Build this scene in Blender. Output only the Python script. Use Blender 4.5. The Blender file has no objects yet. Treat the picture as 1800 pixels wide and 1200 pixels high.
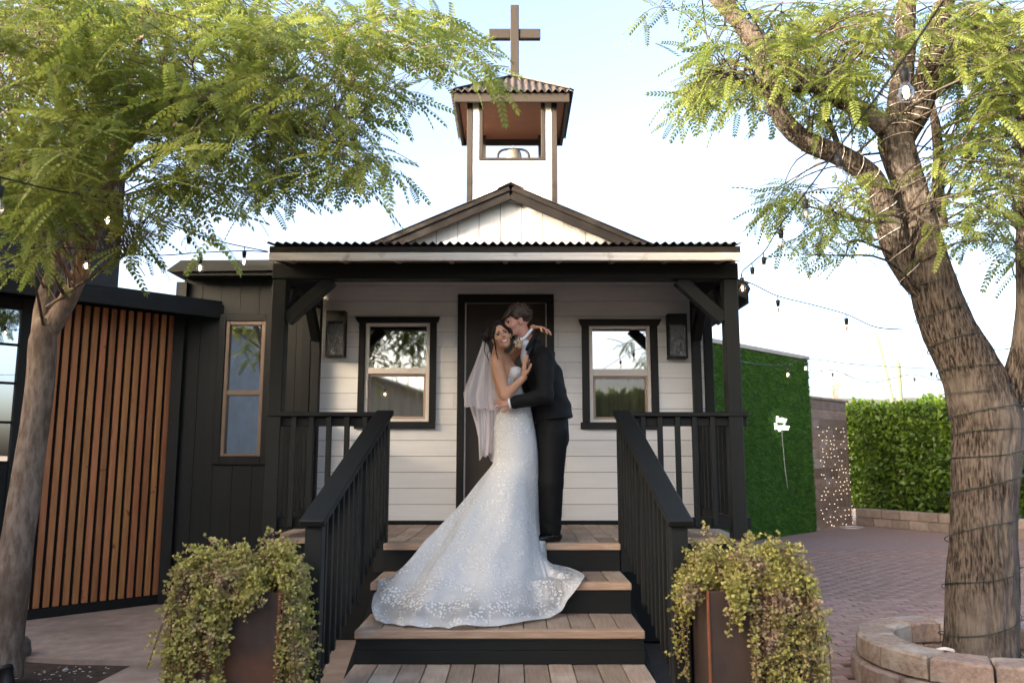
import bpy, math, random
import numpy as np
from mathutils import Vector, Matrix, noise as mnoise
R = math.radians
random.seed(7); rng = np.random.default_rng(11)
sc = bpy.context.scene
COL = sc.collection

# ---------------------------------------------------------------- camera
PITCH = math.atan(200 / 1400)
EYE = 1.45
cam_d = bpy.data.cameras.new('camera')
cam_d.sensor_width = 36; cam_d.lens = 28; cam_d.clip_end = 5000; cam_d.clip_start = 0.05
cam_d.dof.use_dof = True; cam_d.dof.focus_distance = 6.3; cam_d.dof.aperture_fstop = 2.2
cam = bpy.data.objects.new('camera', cam_d); COL.objects.link(cam)
cam.location = (0, 0, EYE); cam.rotation_euler = (R(90) + PITCH, 0, 0)
sc.camera = cam

# ---------------------------------------------------------------- sky, sun, exposure
SUN_EL, SUN_AZ = 9.5, 238.0          # low evening sun behind the viewer's left shoulder
w = bpy.data.worlds.new('World'); sc.world = w; w.use_nodes = True
nt = w.node_tree; nt.nodes.clear()
wo = nt.nodes.new('ShaderNodeOutputWorld'); bg = nt.nodes.new('ShaderNodeBackground')
sky = nt.nodes.new('ShaderNodeTexSky'); sky.sky_type = 'NISHITA'; sky.sun_disc = False
sky.sun_elevation = R(SUN_EL); sky.sun_rotation = R(SUN_AZ)
sky.air_density = 0.6; sky.dust_density = 9.0; sky.ozone_density = 0.4; sky.altitude = 600
bg.inputs['Strength'].default_value = 0.15
nt.links.new(sky.outputs[0], bg.inputs['Color']); nt.links.new(bg.outputs[0], wo.inputs['Surface'])
sun_d = bpy.data.lights.new('sun', 'SUN'); sun_d.energy = 2.0; sun_d.angle = R(0.5); sun_d.color = (1.0, 0.87, 0.70)
sun = bpy.data.objects.new('sun', sun_d); COL.objects.link(sun)
sd = Vector((math.sin(R(SUN_AZ)) * math.cos(R(SUN_EL)), math.cos(R(SUN_AZ)) * math.cos(R(SUN_EL)), math.sin(R(SUN_EL))))
sun.rotation_euler = sd.to_track_quat('Z', 'Y').to_euler(); sun.location = sd * 60
vs = sc.view_settings
vs.view_transform = 'Standard'; vs.look = 'None'; vs.gamma = 1.0; vs.use_curve_mapping = False
vs.exposure = 3.1

# ---------------------------------------------------------------- helpers
_c, _s = math.cos(PITCH), math.sin(PITCH)
def P(px, py, Y):                      # photograph point -> place, at a known distance from the viewer
    u = (px - 900) / 1400; v = (600 - py) / 1400
    k = Y / (_c - v * _s)
    return Vector((u * k, Y, EYE + (_s + v * _c) * k))
def G(px, py, z):                      # photograph point -> place, at a known height
    u = (px - 900) / 1400; v = (600 - py) / 1400
    k = (z - EYE) / (_s + v * _c)
    return Vector((u * k, (_c - v * _s) * k, z))
def RC(x0, y0, x1, y1, Y):             # rectangle in a wall facing the viewer
    ym = (y0 + y1) / 2; xm = (x0 + x1) / 2
    return P(x0, ym, Y).x, P(x1, ym, Y).x, P(xm, y1, Y).z, P(xm, y0, Y).z

WM = {}
def link(o, parent=None, m=None):
    COL.objects.link(o)
    m = m or Matrix.Identity(4)
    WM[o.name] = m
    if parent is not None:
        o.parent = parent
        o.matrix_parent_inverse = WM[parent.name].inverted()
    o.matrix_basis = m
    return o
def tag(o, label=None, cat=None, group=None, kind=None):
    if label: o['label'] = label
    if cat: o['category'] = cat
    if group: o['group'] = group
    if kind: o['kind'] = kind
    return o
def empty(name, loc, label, cat, group=None):
    o = bpy.data.objects.new(name, None); o.empty_display_size = .1
    link(o, None, Matrix.Translation(Vector(loc)))
    return tag(o, label, cat, group)
def npmesh(name, V, F, mat=None, smooth=False):
    V = np.asarray(V, dtype=np.float32); 
    me = bpy.data.meshes.new(name)
    if isinstance(F, np.ndarray):
        n, k = F.shape
        me.vertices.add(len(V)); me.vertices.foreach_set('co', V.ravel())
        me.loops.add(n * k); me.loops.foreach_set('vertex_index', F.astype(np.int32).ravel())
        me.polygons.add(n)
        me.polygons.foreach_set('loop_start', np.arange(0, n * k, k, dtype=np.int32))
        me.polygons.foreach_set('loop_total', np.full(n, k, dtype=np.int32))
        me.update(calc_edges=True)
    else:
        me.from_pydata([tuple(v) for v in V], [], F); me.update()
    if smooth: me.polygons.foreach_set('use_smooth', np.ones(len(me.polygons), dtype=bool))
    for m in (mat if isinstance(mat, (list, tuple)) else [mat]):
        if m: me.materials.append(m)
    return me
def mobj(name, V, F, mat, parent=None, smooth=False, m=None):
    return link(bpy.data.objects.new(name, npmesh(name, V, F, mat, smooth)), parent, m)

def chamfer(hx, hy, hz, b):
    b = min(b, hx * .45, hy * .45, hz * .45)
    V = []; idx = {}
    for sx in (-1, 1):
        for sy in (-1, 1):
            for sz in (-1, 1):
                for a in range(3):
                    d = [hx, hy, hz]
                    p = [d[i] if i == a else d[i] - b for i in range(3)]
                    idx[sx, sy, sz, a] = len(V); V.append((p[0] * sx, p[1] * sy, p[2] * sz))
    F = []
    def quad(q):
        c = [sum(V[i][k] for i in q) / len(q) for k in range(3)]
        e1 = Vector(V[q[1]]) - Vector(V[q[0]]); e2 = Vector(V[q[2]]) - Vector(V[q[0]])
        if e1.cross(e2).dot(Vector(c)) < 0: q = q[::-1]
        F.append(tuple(q))
    for a in range(3):
        o1, o2 = (a + 1) % 3, (a + 2) % 3
        for s in (-1, 1):
            q = []
            for (t1, t2) in ((-1, -1), (1, -1), (1, 1), (-1, 1)):
                sg = [0, 0, 0]; sg[a] = s; sg[o1] = t1; sg[o2] = t2
                q.append(idx[sg[0], sg[1], sg[2], a])
            quad(q)
        for t1 in (-1, 1):
            for t2 in (-1, 1):
                q = []
                for (s, ax) in ((-1, o1), (1, o1), (1, o2), (-1, o2)):
                    sg = [0, 0, 0]; sg[a] = s; sg[o1] = t1; sg[o2] = t2
                    q.append(idx[sg[0], sg[1], sg[2], ax])
                quad(q)
    for sx in (-1, 1):
        for sy in (-1, 1):
            for sz in (-1, 1):
                quad([idx[sx, sy, sz, a] for a in range(3)])
    return V, F
_bm = {}
def box_mesh(name, hx, hy, hz, mat, b=.004):
    key = (round(hx, 4), round(hy, 4), round(hz, 4), mat.name, round(b, 4), name)
    if key not in _bm:
        V, F = chamfer(hx, hy, hz, b); _bm[key] = npmesh(name, V, F, mat)
    return _bm[key]
def box(name, x0, x1, y0, y1, z0, z1, mat, parent=None, b=.004, rot=None):
    c = Vector(((x0 + x1) / 2, (y0 + y1) / 2, (z0 + z1) / 2))
    m = Matrix.Translation(c)
    if rot: m = m @ rot
    return link(bpy.data.objects.new(name, box_mesh(name, abs(x1 - x0) / 2, abs(y1 - y0) / 2, abs(z1 - z0) / 2, mat, b)), parent, m)
def frame_mat(p0, p1, up=(0, 0, 1)):
    p0, p1 = Vector(p0), Vector(p1); d = p1 - p0; L = d.length; x = d / L
    up = Vector(up)
    if abs(x.dot(up)) > .99: up = Vector((0, 1, 0))
    y = up.cross(x).normalized(); z = x.cross(y)
    m = Matrix((x, y, z)).transposed().to_4x4(); m.translation = (p0 + p1) / 2
    return m, L
def beam(name, p0, p1, wd, th, mat, parent=None, up=(0, 0, 1), b=.004):
    """board from p0 to p1: wd across (sideways), th along up; local x runs along the board"""
    m, L = frame_mat(p0, p1, up)
    return link(bpy.data.objects.new(name, box_mesh(name, L / 2, wd / 2, th / 2, mat, b)), parent, m)
def grid_boxes(cells):
    V = []; F = []
    for (x0, x1, y0, y1, z0, z1) in cells:
        n = len(V)
        V += [(x0, y0, z0), (x1, y0, z0), (x1, y1, z0), (x0, y1, z0), (x0, y0, z1), (x1, y0, z1), (x1, y1, z1), (x0, y1, z1)]
        F += [tuple(n + i for i in f) for f in ((0, 3, 2, 1), (4, 5, 6, 7), (0, 1, 5, 4), (1, 2, 6, 5), (2, 3, 7, 6), (3, 0, 4, 7))]
    return V, F
def prism(name, poly, y0, y1, mat, parent=None):
    """polygon in x,z extruded from y0 to y1"""
    n = len(poly)
    V = [(x, y0, z) for x, z in poly] + [(x, y1, z) for x, z in poly]
    F = [tuple(range(n)), tuple(range(2 * n - 1, n - 1, -1))] + [(i, i + n, (i + 1) % n + n, (i + 1) % n) for i in range(n)]
    return mobj(name, V, F, mat, parent)
def slab(name, poly, z0, z1, mat, parent=None):
    n = len(poly)
    V = [(x, y, z0) for x, y in poly] + [(x, y, z1) for x, y in poly]
    a = sum(poly[i][0] * poly[(i + 1) % n][1] - poly[(i + 1) % n][0] * poly[i][1] for i in range(n))
    F = [tuple(range(n - 1, -1, -1)), tuple(range(n, 2 * n))] + [(i, (i + 1) % n, (i + 1) % n + n, i + n) for i in range(n)]
    if a < 0: F = [f[::-1] for f in F]
    return mobj(name, V, F, mat, parent)
def tube_data(pts, rad, seg=8, disp=None, close=True):
    pts = [Vector(p) for p in pts]; n = len(pts)
    if not hasattr(rad, '__len__'): rad = [rad] * n
    T = [(pts[min(i + 1, n - 1)] - pts[max(i - 1, 0)]).normalized() for i in range(n)]
    up = Vector((0, 1, 0)) if abs(T[0].y) < .9 else Vector((1, 0, 0))
    u = (up - T[0] * up.dot(T[0])).normalized()
    V = []; F = []; ln = 0
    for i in range(n):
        if i: ln += (pts[i] - pts[i - 1]).length
        u = (u - T[i] * u.dot(T[i])).normalized(); v = T[i].cross(u)
        for k in range(seg):
            a = 2 * math.pi * k / seg
            r = rad[i]
            if disp: r += disp(a, ln, rad[i])
            V.append(pts[i] + (u * math.cos(a) + v * math.sin(a)) * r)
    for i in range(n - 1):
        for k in range(seg):
            k2 = (k + 1) % seg
            F.append((i * seg + k, i * seg + k2, (i + 1) * seg + k2, (i + 1) * seg + k))
    if close:
        F.append(tuple(range(seg - 1, -1, -1))); F.append(tuple(range((n - 1) * seg, n * seg)))
    return V, F
def tube(name, pts, rad, mat, parent=None, seg=8, disp=None):
    V, F = tube_data(pts, rad, seg, disp)
    return mobj(name, V, F, mat, parent, True)
def smooth_path(pts, sub=6):
    pts = [Vector(p) for p in pts]; out = []
    for i in range(len(pts) - 1):
        p0 = pts[max(i - 1, 0)]; p1 = pts[i]; p2 = pts[i + 1]; p3 = pts[min(i + 2, len(pts) - 1)]
        for k in range(sub):
            t = k / sub
            out.append(.5 * ((2 * p1) + (p2 - p0) * t + (2 * p0 - 5 * p1 + 4 * p2 - p3) * t * t + (3 * p1 - p0 - 3 * p2 + p3) * t ** 3))
    out.append(pts[-1]); return out
def smooth_vals(v, sub=6):
    out = []
    for i in range(len(v) - 1):
        for k in range(sub): out.append(v[i] + (v[i + 1] - v[i]) * k / sub)
    out.append(v[-1]); return out
def lathe(prof, seg=20):
    V = []; F = []
    for (r, z) in prof:
        for k in range(seg):
            a = 2 * math.pi * k / seg; V.append((r * math.cos(a), r * math.sin(a), z))
    for i in range(len(prof) - 1):
        for k in range(seg):
            k2 = (k + 1) % seg; F.append((i * seg + k, i * seg + k2, (i + 1) * seg + k2, (i + 1) * seg + k))
    return V, F
def copy_tree(o, m=None, parent=None):
    c = o.copy(); COL.objects.link(c)
    if parent is not None: c.parent = parent
    if m is not None: c.matrix_basis = m; WM[c.name] = m
    for ch in o.children: copy_tree(ch, None, c)
    return c

# ---------------------------------------------------------------- materials
def node_mat(name):
    m = bpy.data.materials.new(name); m.use_nodes = True; t = m.node_tree; t.nodes.clear()
    out = t.nodes.new('ShaderNodeOutputMaterial'); b = t.nodes.new('ShaderNodeBsdfPrincipled')
    t.links.new(b.outputs[0], out.inputs[0]); return m, t, b, out
def ramp(t, fac, stops):
    r = t.nodes.new('ShaderNodeValToRGB'); e = r.color_ramp.elements
    while len(e) > 1: e.remove(e[-1])
    e[0].position = stops[0][0]; e[0].color = (*stops[0][1], 1)
    for p, c in stops[1:]:
        x = e.new(p); x.color = (*c, 1)
    t.links.new(fac, r.inputs[0]); return r
def M(name, c1, c2=None, rough=.7, scale=6., stretch=(1, 1, 1), bump=0., bdist=.01, spec=.3, metal=0., rnd=.0, detail=6., lo=.3, hi=.7, transl=None, c3=None, c3scale=1.2, c3lo=.55, c3hi=.7, hue=0.):
    m, t, b, out = node_mat(name)
    c2 = c2 or tuple(x * .8 for x in c1)
    tc = t.nodes.new('ShaderNodeTexCoord'); mp = t.nodes.new('ShaderNodeMapping'); oi = t.nodes.new('ShaderNodeObjectInfo')
    mul = t.nodes.new('ShaderNodeMath'); mul.operation = 'MULTIPLY'; mul.inputs[1].default_value = 37.
    t.links.new(oi.outputs['Random'], mul.inputs[0])
    cmb = t.nodes.new('ShaderNodeCombineXYZ')
    for i in range(3): t.links.new(mul.outputs[0], cmb.inputs[i])
    t.links.new(tc.outputs['Object'], mp.inputs['Vector']); t.links.new(cmb.outputs[0], mp.inputs['Location'])
    mp.inputs['Scale'].default_value = stretch
    nz = t.nodes.new('ShaderNodeTexNoise'); nz.inputs['Scale'].default_value = scale; nz.inputs['Detail'].default_value = detail; nz.inputs['Roughness'].default_value = .62
    t.links.new(mp.outputs[0], nz.inputs['Vector'])
    r = ramp(t, nz.outputs['Fac'], [(lo, c1), (hi, c2)])
    colr = r.outputs[0]
    if c3:
        n2 = t.nodes.new('ShaderNodeTexNoise'); n2.inputs['Scale'].default_value = c3scale; n2.inputs['Detail'].default_value = 4
        m2 = t.nodes.new('ShaderNodeMapping'); t.links.new(tc.outputs['Object'], m2.inputs['Vector']); t.links.new(cmb.outputs[0], m2.inputs['Location'])
        t.links.new(m2.outputs[0], n2.inputs['Vector'])
        rr = ramp(t, n2.outputs['Fac'], [(c3lo, (0, 0, 0)), (c3hi, (1, 1, 1))])
        mx = t.nodes.new('ShaderNodeMix'); mx.data_type = 'RGBA'
        t.links.new(rr.outputs[0], mx.inputs[0]); t.links.new(colr, mx.inputs[6]); mx.inputs[7].default_value = (*c3, 1)
        colr = mx.outputs[2]
    if rnd or hue:
        hs = t.nodes.new('ShaderNodeHueSaturation')
        mr = t.nodes.new('ShaderNodeMapRange'); mr.inputs[3].default_value = 1 - rnd; mr.inputs[4].default_value = 1 + rnd
        t.links.new(oi.outputs['Random'], mr.inputs[0]); t.links.new(mr.outputs[0], hs.inputs['Value'])
        if hue:
            fr = t.nodes.new('ShaderNodeMath'); fr.operation = 'FRACT'; t.links.new(mul.outputs[0], fr.inputs[0])
            mh = t.nodes.new('ShaderNodeMapRange'); mh.inputs[3].default_value = .5 - hue; mh.inputs[4].default_value = .5 + hue
            t.links.new(fr.outputs[0], mh.inputs[0]); t.links.new(mh.outputs[0], hs.inputs['Hue'])
        t.links.new(colr, hs.inputs['Color']); colr = hs.outputs[0]
    t.links.new(colr, b.inputs['Base Color'])
    b.inputs['Roughness'].default_value = rough; b.inputs['Metallic'].default_value = metal
    b.inputs['Specular IOR Level'].default_value = spec
    if bump:
        bp = t.nodes.new('ShaderNodeBump'); bp.inputs['Strength'].default_value = bump; bp.inputs['Distance'].default_value = bdist
        t.links.new(nz.outputs['Fac'], bp.inputs['Height']); t.links.new(bp.outputs[0], b.inputs['Normal'])
    if transl:
        tr = t.nodes.new('ShaderNodeBsdfTranslucent'); t.links.new(colr, tr.inputs['Color'])
        ms = t.nodes.new('ShaderNodeMixShader'); ms.inputs[0].default_value = transl
        t.links.new(b.outputs[0], ms.inputs[1]); t.links.new(tr.outputs[0], ms.inputs[2]); t.links.new(ms.outputs[0], out.inputs[0])
    return m
GR = (1, 14, 14)          # grain along local x
m_white = M('white_painted_plank', (.83, .825, .81), (.76, .75, .735), .55, 3, (.7, 9, 9), .15, .004, rnd=.03, c3=(.64, .62, .59), c3scale=1.6, c3lo=.62, c3hi=.85)
m_white_v = M('white_painted_board', (.84, .83, .81), (.76, .74, .71), .55, 4, (9, 9, .7), .25, .004, rnd=.03, c3=(.6, .55, .5), c3scale=5, c3lo=.66, c3hi=.8)
m_whitetrim = M('weathered_white_fascia', (.80, .77, .72), (.60, .54, .48), .7, 5, (.6, 20, 20), .4, .004, c3=(.30, .24, .19), c3scale=7, c3lo=.6, c3hi=.75)
m_black = M('black_stained_wood', (.0065, .0075, .007), (.0105, .0115, .0105), .6, 5, GR, .2, .003, spec=.25, rnd=.12)
m_blackv = M('black_stained_siding', (.006, .007, .0062), (.010, .011, .0098), .6, 3, (10, 10, .6), .25, .004, spec=.3, rnd=.15)
m_casing = M('dark_brown_casing', (.007, .0066, .006), (.011, .010, .009), .5, 5, GR, .15, .003, rnd=.1)
m_brown = M('brown_painted_trim', (.034, .027, .022), (.024, .019, .0155), .65, 4, GR, .25, .004, rnd=.08)
m_brown_v = M('brown_painted_post', (.035, .028, .023), (.025, .020, .0165), .65, 4, (12, 12, .8), .25, .004, rnd=.08)
m_tin = M('weathered_corrugated_tin', (.10, .088, .08), (.055, .047, .042), .5, 9, (1, 1, 1), .1, .002, metal=.35, c3=(.115, .085, .068), c3scale=3, c3lo=.5, c3hi=.8)
m_deck = M('weathered_deck_board', (.40, .30, .225), (.25, .18, .13), .7, 6, (14, 1, 14), .35, .004, rnd=.22, c3=(.46, .38, .31), c3scale=3, c3lo=.5, c3hi=.75, hue=.008)
m_nosing = M('worn_cedar_nosing', (.52, .36, .25), (.32, .21, .145), .65, 5, GR, .35, .004, rnd=.15, c3=(.46, .38, .31), c3scale=4)
m_slat = M('oiled_cedar_slat', (.48, .21, .085), (.32, .125, .047), .5, 3.5, (9, 9, .7), .2, .003, rnd=.2, c3=(.16, .05, .02), c3scale=9, c3lo=.68, c3hi=.74, hue=.008)
m_ceil = M('porch_ceiling_wood', (.50, .40, .31), (.38, .29, .22), .7, 4, GR, .2, .003, rnd=.1)
m_belfceil = M('reddish_plywood', (.20, .085, .045), (.15, .062, .034), .7, 4, GR, .2, .003)
m_vinyl = M('cream_window_frame', (.78, .72, .66), (.74, .68, .62), .4, 3, rnd=.02)
m_tanframe = M('tan_window_frame', (.20, .145, .10), (.17, .12, .085), .45, 3)
m_door = M('brown_steel_door', (.045, .036, .029), (.038, .031, .025), .45, 3, (8, 8, .8), .1, .002)
m_strip = M('white_weather_strip', (.75, .68, .62), rough=.5)
m_corten = M('rusted_steel', (.085, .055, .042), (.045, .032, .027), .6, 5, (1, 1, .5), .25, .003, metal=.2, c3=(.17, .065, .03), c3scale=2.5, c3lo=.55, c3hi=.8)
m_corten_e = M('rust_orange_edge', (.26, .085, .035), (.17, .06, .03), .7, 8, bump=.3)
m_iron = M('dark_iron', (.03, .027, .025), (.05, .042, .036), .5, 9, metal=.6, bump=.2)
m_bell = M('aged_bell_metal', (.36, .32, .25), (.26, .22, .17), .42, 6, metal=.55, bump=.1)
m_cable = M('black_rubber_cable', (.012, .011, .011), rough=.55)
m_greencable = M('dark_green_wire', (.02, .035, .025), rough=.5)
m_concrete = M('tan_concrete_slab', (.40, .31, .255), (.27, .20, .16), .85, 7, (1, 1, 1), .5, .01, c3=(.20, .145, .11), c3scale=1.7, c3lo=.5, c3hi=.75)
m_soil = M('dark_soil', (.075, .052, .038), (.038, .026, .02), .95, 14, bump=.8, bdist=.02)
m_dirt = M('sandy_ground', (.34, .27, .20), (.26, .20, .15), .95, .5, bump=.4, bdist=.03)
m_paver = M('clay_paver', (.33, .205, .155), (.235, .145, .11), .8, 25, bump=.35, bdist=.003, rnd=.2, hue=.012)
m_joint = M('sand_joint', (.06, .045, .036), (.04, .03, .024), .95, 30)
m_block = M('retaining_block', (.36, .265, .205), (.19, .135, .105), .9, 30, bump=1., bdist=.012, rnd=.15, c3=(.42, .36, .31), c3scale=4, c3lo=.5, c3hi=.7, hue=.012)
m_farblock = M('grey_border_block', (.27, .21, .165), (.18, .135, .105), .9, 10, bump=.5, rnd=.2)
m_fence = M('weathered_fence_board', (.30, .195, .135), (.15, .095, .065), .8, 4, GR, .3, .005, rnd=.3, c3=(.34, .255, .20), c3scale=2, c3lo=.5, c3hi=.7)
m_post = M('grey_concrete_post', (.42, .385, .34), (.36, .32, .28), .85, 6, bump=.2)
m_rock = M('grey_boulder', (.20, .17, .14), (.11, .09, .075), .9, 8, bump=.6)
m_barn = M('tan_barn_board', (.62, .46, .29), (.45, .32, .19), .8, 3, (9, 9, .6), .3, rnd=.12)
m_barn2 = M('barn_grey_tin', (.34, .33, .31), (.25, .24, .22), .55, 4, metal=.3)
m_curtain = M('olive_curtain', (.20, .20, .145), (.14, .14, .10), .9, 4, (14, 14, .4), .4, .01)
m_dark = M('dark_interior', (.02, .018, .016), rough=.95)
m_hill = M('desert_hill', (.125, .118, .09), (.085, .09, .065), .95, .02, bump=.5, bdist=4)
m_cactus = M('saguaro_skin', (.20, .21, .13), (.13, .15, .09), .8, 4, (8, 8, .5))
m_bark_r = None

def glass_mat(name, refl, tint, rough=.0, bump=0, bs=20):
    """window glass: dielectric sheen over a mostly dark, see-through sheet"""
    m, t, b, out = node_mat(name)
    gl = t.nodes.new('ShaderNodeBsdfGlossy'); gl.inputs['Roughness'].default_value = rough; gl.inputs['Color'].default_value = (.93, .96, 1, 1)
    tr = t.nodes.new('ShaderNodeBsdfTransparent'); tr.inputs['Color'].default_value = (*tint, 1)
    ms = t.nodes.new('ShaderNodeMixShader'); ms.inputs[0].default_value = refl
    t.links.new(tr.outputs[0], ms.inputs[1]); t.links.new(gl.outputs[0], ms.inputs[2]); t.links.new(ms.outputs[0], out.inputs[0])
    nz = t.nodes.new('ShaderNodeTexNoise'); nz.inputs['Scale'].default_value = bs
    tc = t.nodes.new('ShaderNodeTexCoord'); t.links.new(tc.outputs['Object'], nz.inputs['Vector'])
    bp = t.nodes.new('ShaderNodeBump'); bp.inputs['Strength'].default_value = bump or .02; bp.inputs['Distance'].default_value = .01
    t.links.new(nz.outputs['Fac'], bp.inputs['Height']); t.links.new(bp.outputs[0], gl.inputs['Normal'])
    t.nodes.remove(b)
    return m
m_glass_up = glass_mat('window_glass', .5, (.5, .52, .5), bs=1.5)
m_glass_low = glass_mat('screened_window_glass', .5, (.55, .52, .45), .03, bs=1.5)
m_glass_door = glass_mat('sky_bright_door_glass', .75, (.5, .5, .5), bs=1.5)
m_lampglass = glass_mat('rippled_lantern_glass', .10, (.35, .33, .3), .05, .9, 45)

def emit_mat(name, col, st):
    m, t, b, out = node_mat(name); t.nodes.remove(b)
    e = t.nodes.new('ShaderNodeEmission'); e.inputs[0].default_value = (*col, 1); e.inputs[1].default_value = st
    t.links.new(e.outputs[0], out.inputs[0]); return m
m_fil = emit_mat('glowing_filament', (1, .62, .30), 5)
m_fairy = emit_mat('fairy_light_glow', (1, .80, .55), .5)
m_neon = emit_mat('white_neon_tube', (1, .98, .95), .5)
m_bulb, _t, _b, _o = node_mat('clear_bulb_glass')
_t.nodes.remove(_b)
_g = _t.nodes.new('ShaderNodeBsdfGlossy'); _g.inputs['Roughness'].default_value = .05
_tr = _t.nodes.new('ShaderNodeBsdfTransparent'); _tr.inputs[0].default_value = (.97, .93, .88, 1)
_ms = _t.nodes.new('ShaderNodeMixShader'); _lw = _t.nodes.new('ShaderNodeLayerWeight'); _lw.inputs[0].default_value = .25
_t.links.new(_lw.outputs['Facing'], _ms.inputs[0]); _t.links.new(_tr.outputs[0], _ms.inputs[1]); _t.links.new(_g.outputs[0], _ms.inputs[2]); _t.links.new(_ms.outputs[0], _o.inputs[0])

def leaf_mat(name, c1, c2, transl=.45, rough=.5, sc=1.5):
    m = M(name, c1, c2, rough, sc, transl=transl, spec=.35, lo=.35, hi=.65, detail=3)
    return m
m_leaf_l = leaf_mat('locust_leaf', (.125, .172, .03), (.25, .28, .066), .52)
m_leaf_r = leaf_mat('acacia_leaf', (.125, .172, .032), (.25, .28, .07), .52)
m_hedge = leaf_mat('hedge_leaf', (.055, .11, .010), (.11, .175, .018), .35, .4, 2.5)
m_trail = M('trailing_succulent_leaf', (.34, .33, .07), (.46, .40, .13), .5, 9, transl=.25, spec=.4, c3=(.40, .28, .18), c3scale=7, c3lo=.5, c3hi=.68)
m_trailstem = M('reddish_stem', (.16, .085, .06), rough=.7)
m_turf = M('artificial_turf', (.045, .12, .012), (.085, .20, .022), .55, 3.5, transl=.2)
m_turfback = M('turf_backing', (.03, .08, .01), rough=.9)
def bark(name, c1, c2, c3, sc, st, bump, lo, hi):
    m = M(name, c1, c2, .9, sc, st, bump, .02, spec=.15, c3=c3, c3scale=2.6, c3lo=.5, c3hi=.72, lo=lo, hi=hi, detail=8)
    return m
m_bark_r = bark('shaggy_grey_brown_bark', (.018, .013, .010), (.125, .100, .082), (.165, .138, .117), 75, (1, 1, .15), 1.0, .40, .60)
m_bark_l = bark('smooth_tan_bark', (.13, .092, .066), (.25, .192, .15), (.09, .06, .04), 26, (1, 1, .3), .8, .38, .62)
m_palewire = M('pale_wire', (.62, .58, .5), rough=.5)
m_filoff = M('unlit_filament', (.55, .5, .42), rough=.4)
# ================================================================ SETTING
def struct(o): o['kind'] = 'structure'; return o
gr = struct(mobj('ground', [(-1500, -1500, -.012), (1500, -1500, -.012), (1500, 1500, -.012), (-1500, 1500, -.012)], [(0, 1, 2, 3)], m_dirt))
# concrete apron in front of the slat wall, soil bed by the left tree
ap = struct(slab('concrete_path', [(-9, 6.02), (-3.7, 5.98), (-3.1, 5.86), (-2.66, 5.83), (-2.60, 5.72), (-2.62, 5.3), (-2.5, 1.0), (-1.0, 1.0), (-1.0, 12), (-9, 12)], -.1, .03, m_concrete))
bed = struct(slab('soil_bed', [(-9, .8), (-2.4, .8), (-2.4, 6.1), (-9, 6.1)], -.1, -.004, m_soil))
# paved plaza
PX0, PX1, PY0, PY1 = 1.2, 13.0, 2.4, 18.2
plaza = struct(slab('paved_plaza', [(-1.2, -2), (PX1, -2), (PX1, PY1), (PX0, PY1), (.9, 6.6), (-1.2, 4.2)], -.1, 0.0, m_joint))
RCX, RCY = 3.0, 5.3          # centre of the stone ring round the right tree
bl, bw, gap = .200, .100, .010
def brick_poly():
    V, F = chamfer((bl - gap) / 2, (bw - gap) / 2, .012, .003)
    return np.array(V), F
bV, bF = brick_poly()
bme = npmesh('paver_brick', bV, bF, m_paver)
cand = []
row = 0; y = PY0
while y < 12.5:
    x = PX0 + (row % 2) * bl / 2 - .02
    while x < 9.5:
        c = Vector((x + bl / 2, y + bw / 2, .009))
        d = Vector((0, c.y * _c + (c.z - EYE) * _s, 0)).y
        px = 900 + 1400 * c.x / d; py = 600 - 1400 * (-c.y * _s + (c.z - EYE) * _c) / d
        if 1130 < px < 1830 and 900 < py < 1225 and (c.x - RCX) ** 2 + (c.y - RCY) ** 2 > .80 ** 2 and not (c.x < 2.05 and c.y > 5.9):
            vis = not (1170 < px < 1370 and py > 1060) and not (px < 1300 and py < 960) and not (c.x < 1.5 and c.y < 4.7 and c.y > 3.9)
            cand.append((vis, -d, c))
        x += bl
    y += bw; row += 1
cand.sort(key=lambda q: (q[0], q[1]), reverse=True)
for v, d, c in cand[:300]:
    o = bpy.data.objects.new('paver_brick', bme)
    link(o, plaza, Matrix.Translation(c + Vector((0, 0, random.uniform(-.0025, .0025)))) @ Matrix.Rotation(random.uniform(-.012, .012), 4, 'Z') @ Matrix.Rotation(random.uniform(-.012, .012), 4, 'X'))
rest = cand[300:]
if rest:
    # simple bricks for the far field: five visible faces each
    hx, hy = (bl - gap) / 2, (bw - gap) / 2
    tv = np.array([(-hx, -hy, 0), (hx, -hy, 0), (hx, hy, 0), (-hx, hy, 0), (-hx + .003, -hy + .003, .021), (hx - .003, -hy + .003, .021), (hx - .003, hy - .003, .021), (-hx + .003, hy - .003, .021)])
    tf = np.array([(4, 5, 6, 7), (0, 1, 5, 4), (1, 2, 6, 5), (2, 3, 7, 6), (3, 0, 4, 7)])
    C = np.array([(c.x, c.y, random.uniform(-.002, .002)) for v, d, c in rest])
    V = (C[:, None, :] + tv[None]).reshape(-1, 3)
    F = (np.arange(len(C))[:, None, None] * 8 + tf[None]).reshape(-1, 4)
    m_paver_far = M('clay_paver_field', (.35, .22, .165), (.20, .125, .095), .8, 6.5, bump=.2, bdist=.003)
    tag(mobj('paver_field', V, F, m_paver_far, plaza), kind='stuff')
struct(slab('distant_paving', [(1.9, 12.45), (PX1, 12.45), (PX1, 18.1), (1.9, 18.1)], 0, .018, M('distant_paving', (.27, .18, .148), (.20, .13, .108), .85, 18, bump=.3)))
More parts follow.
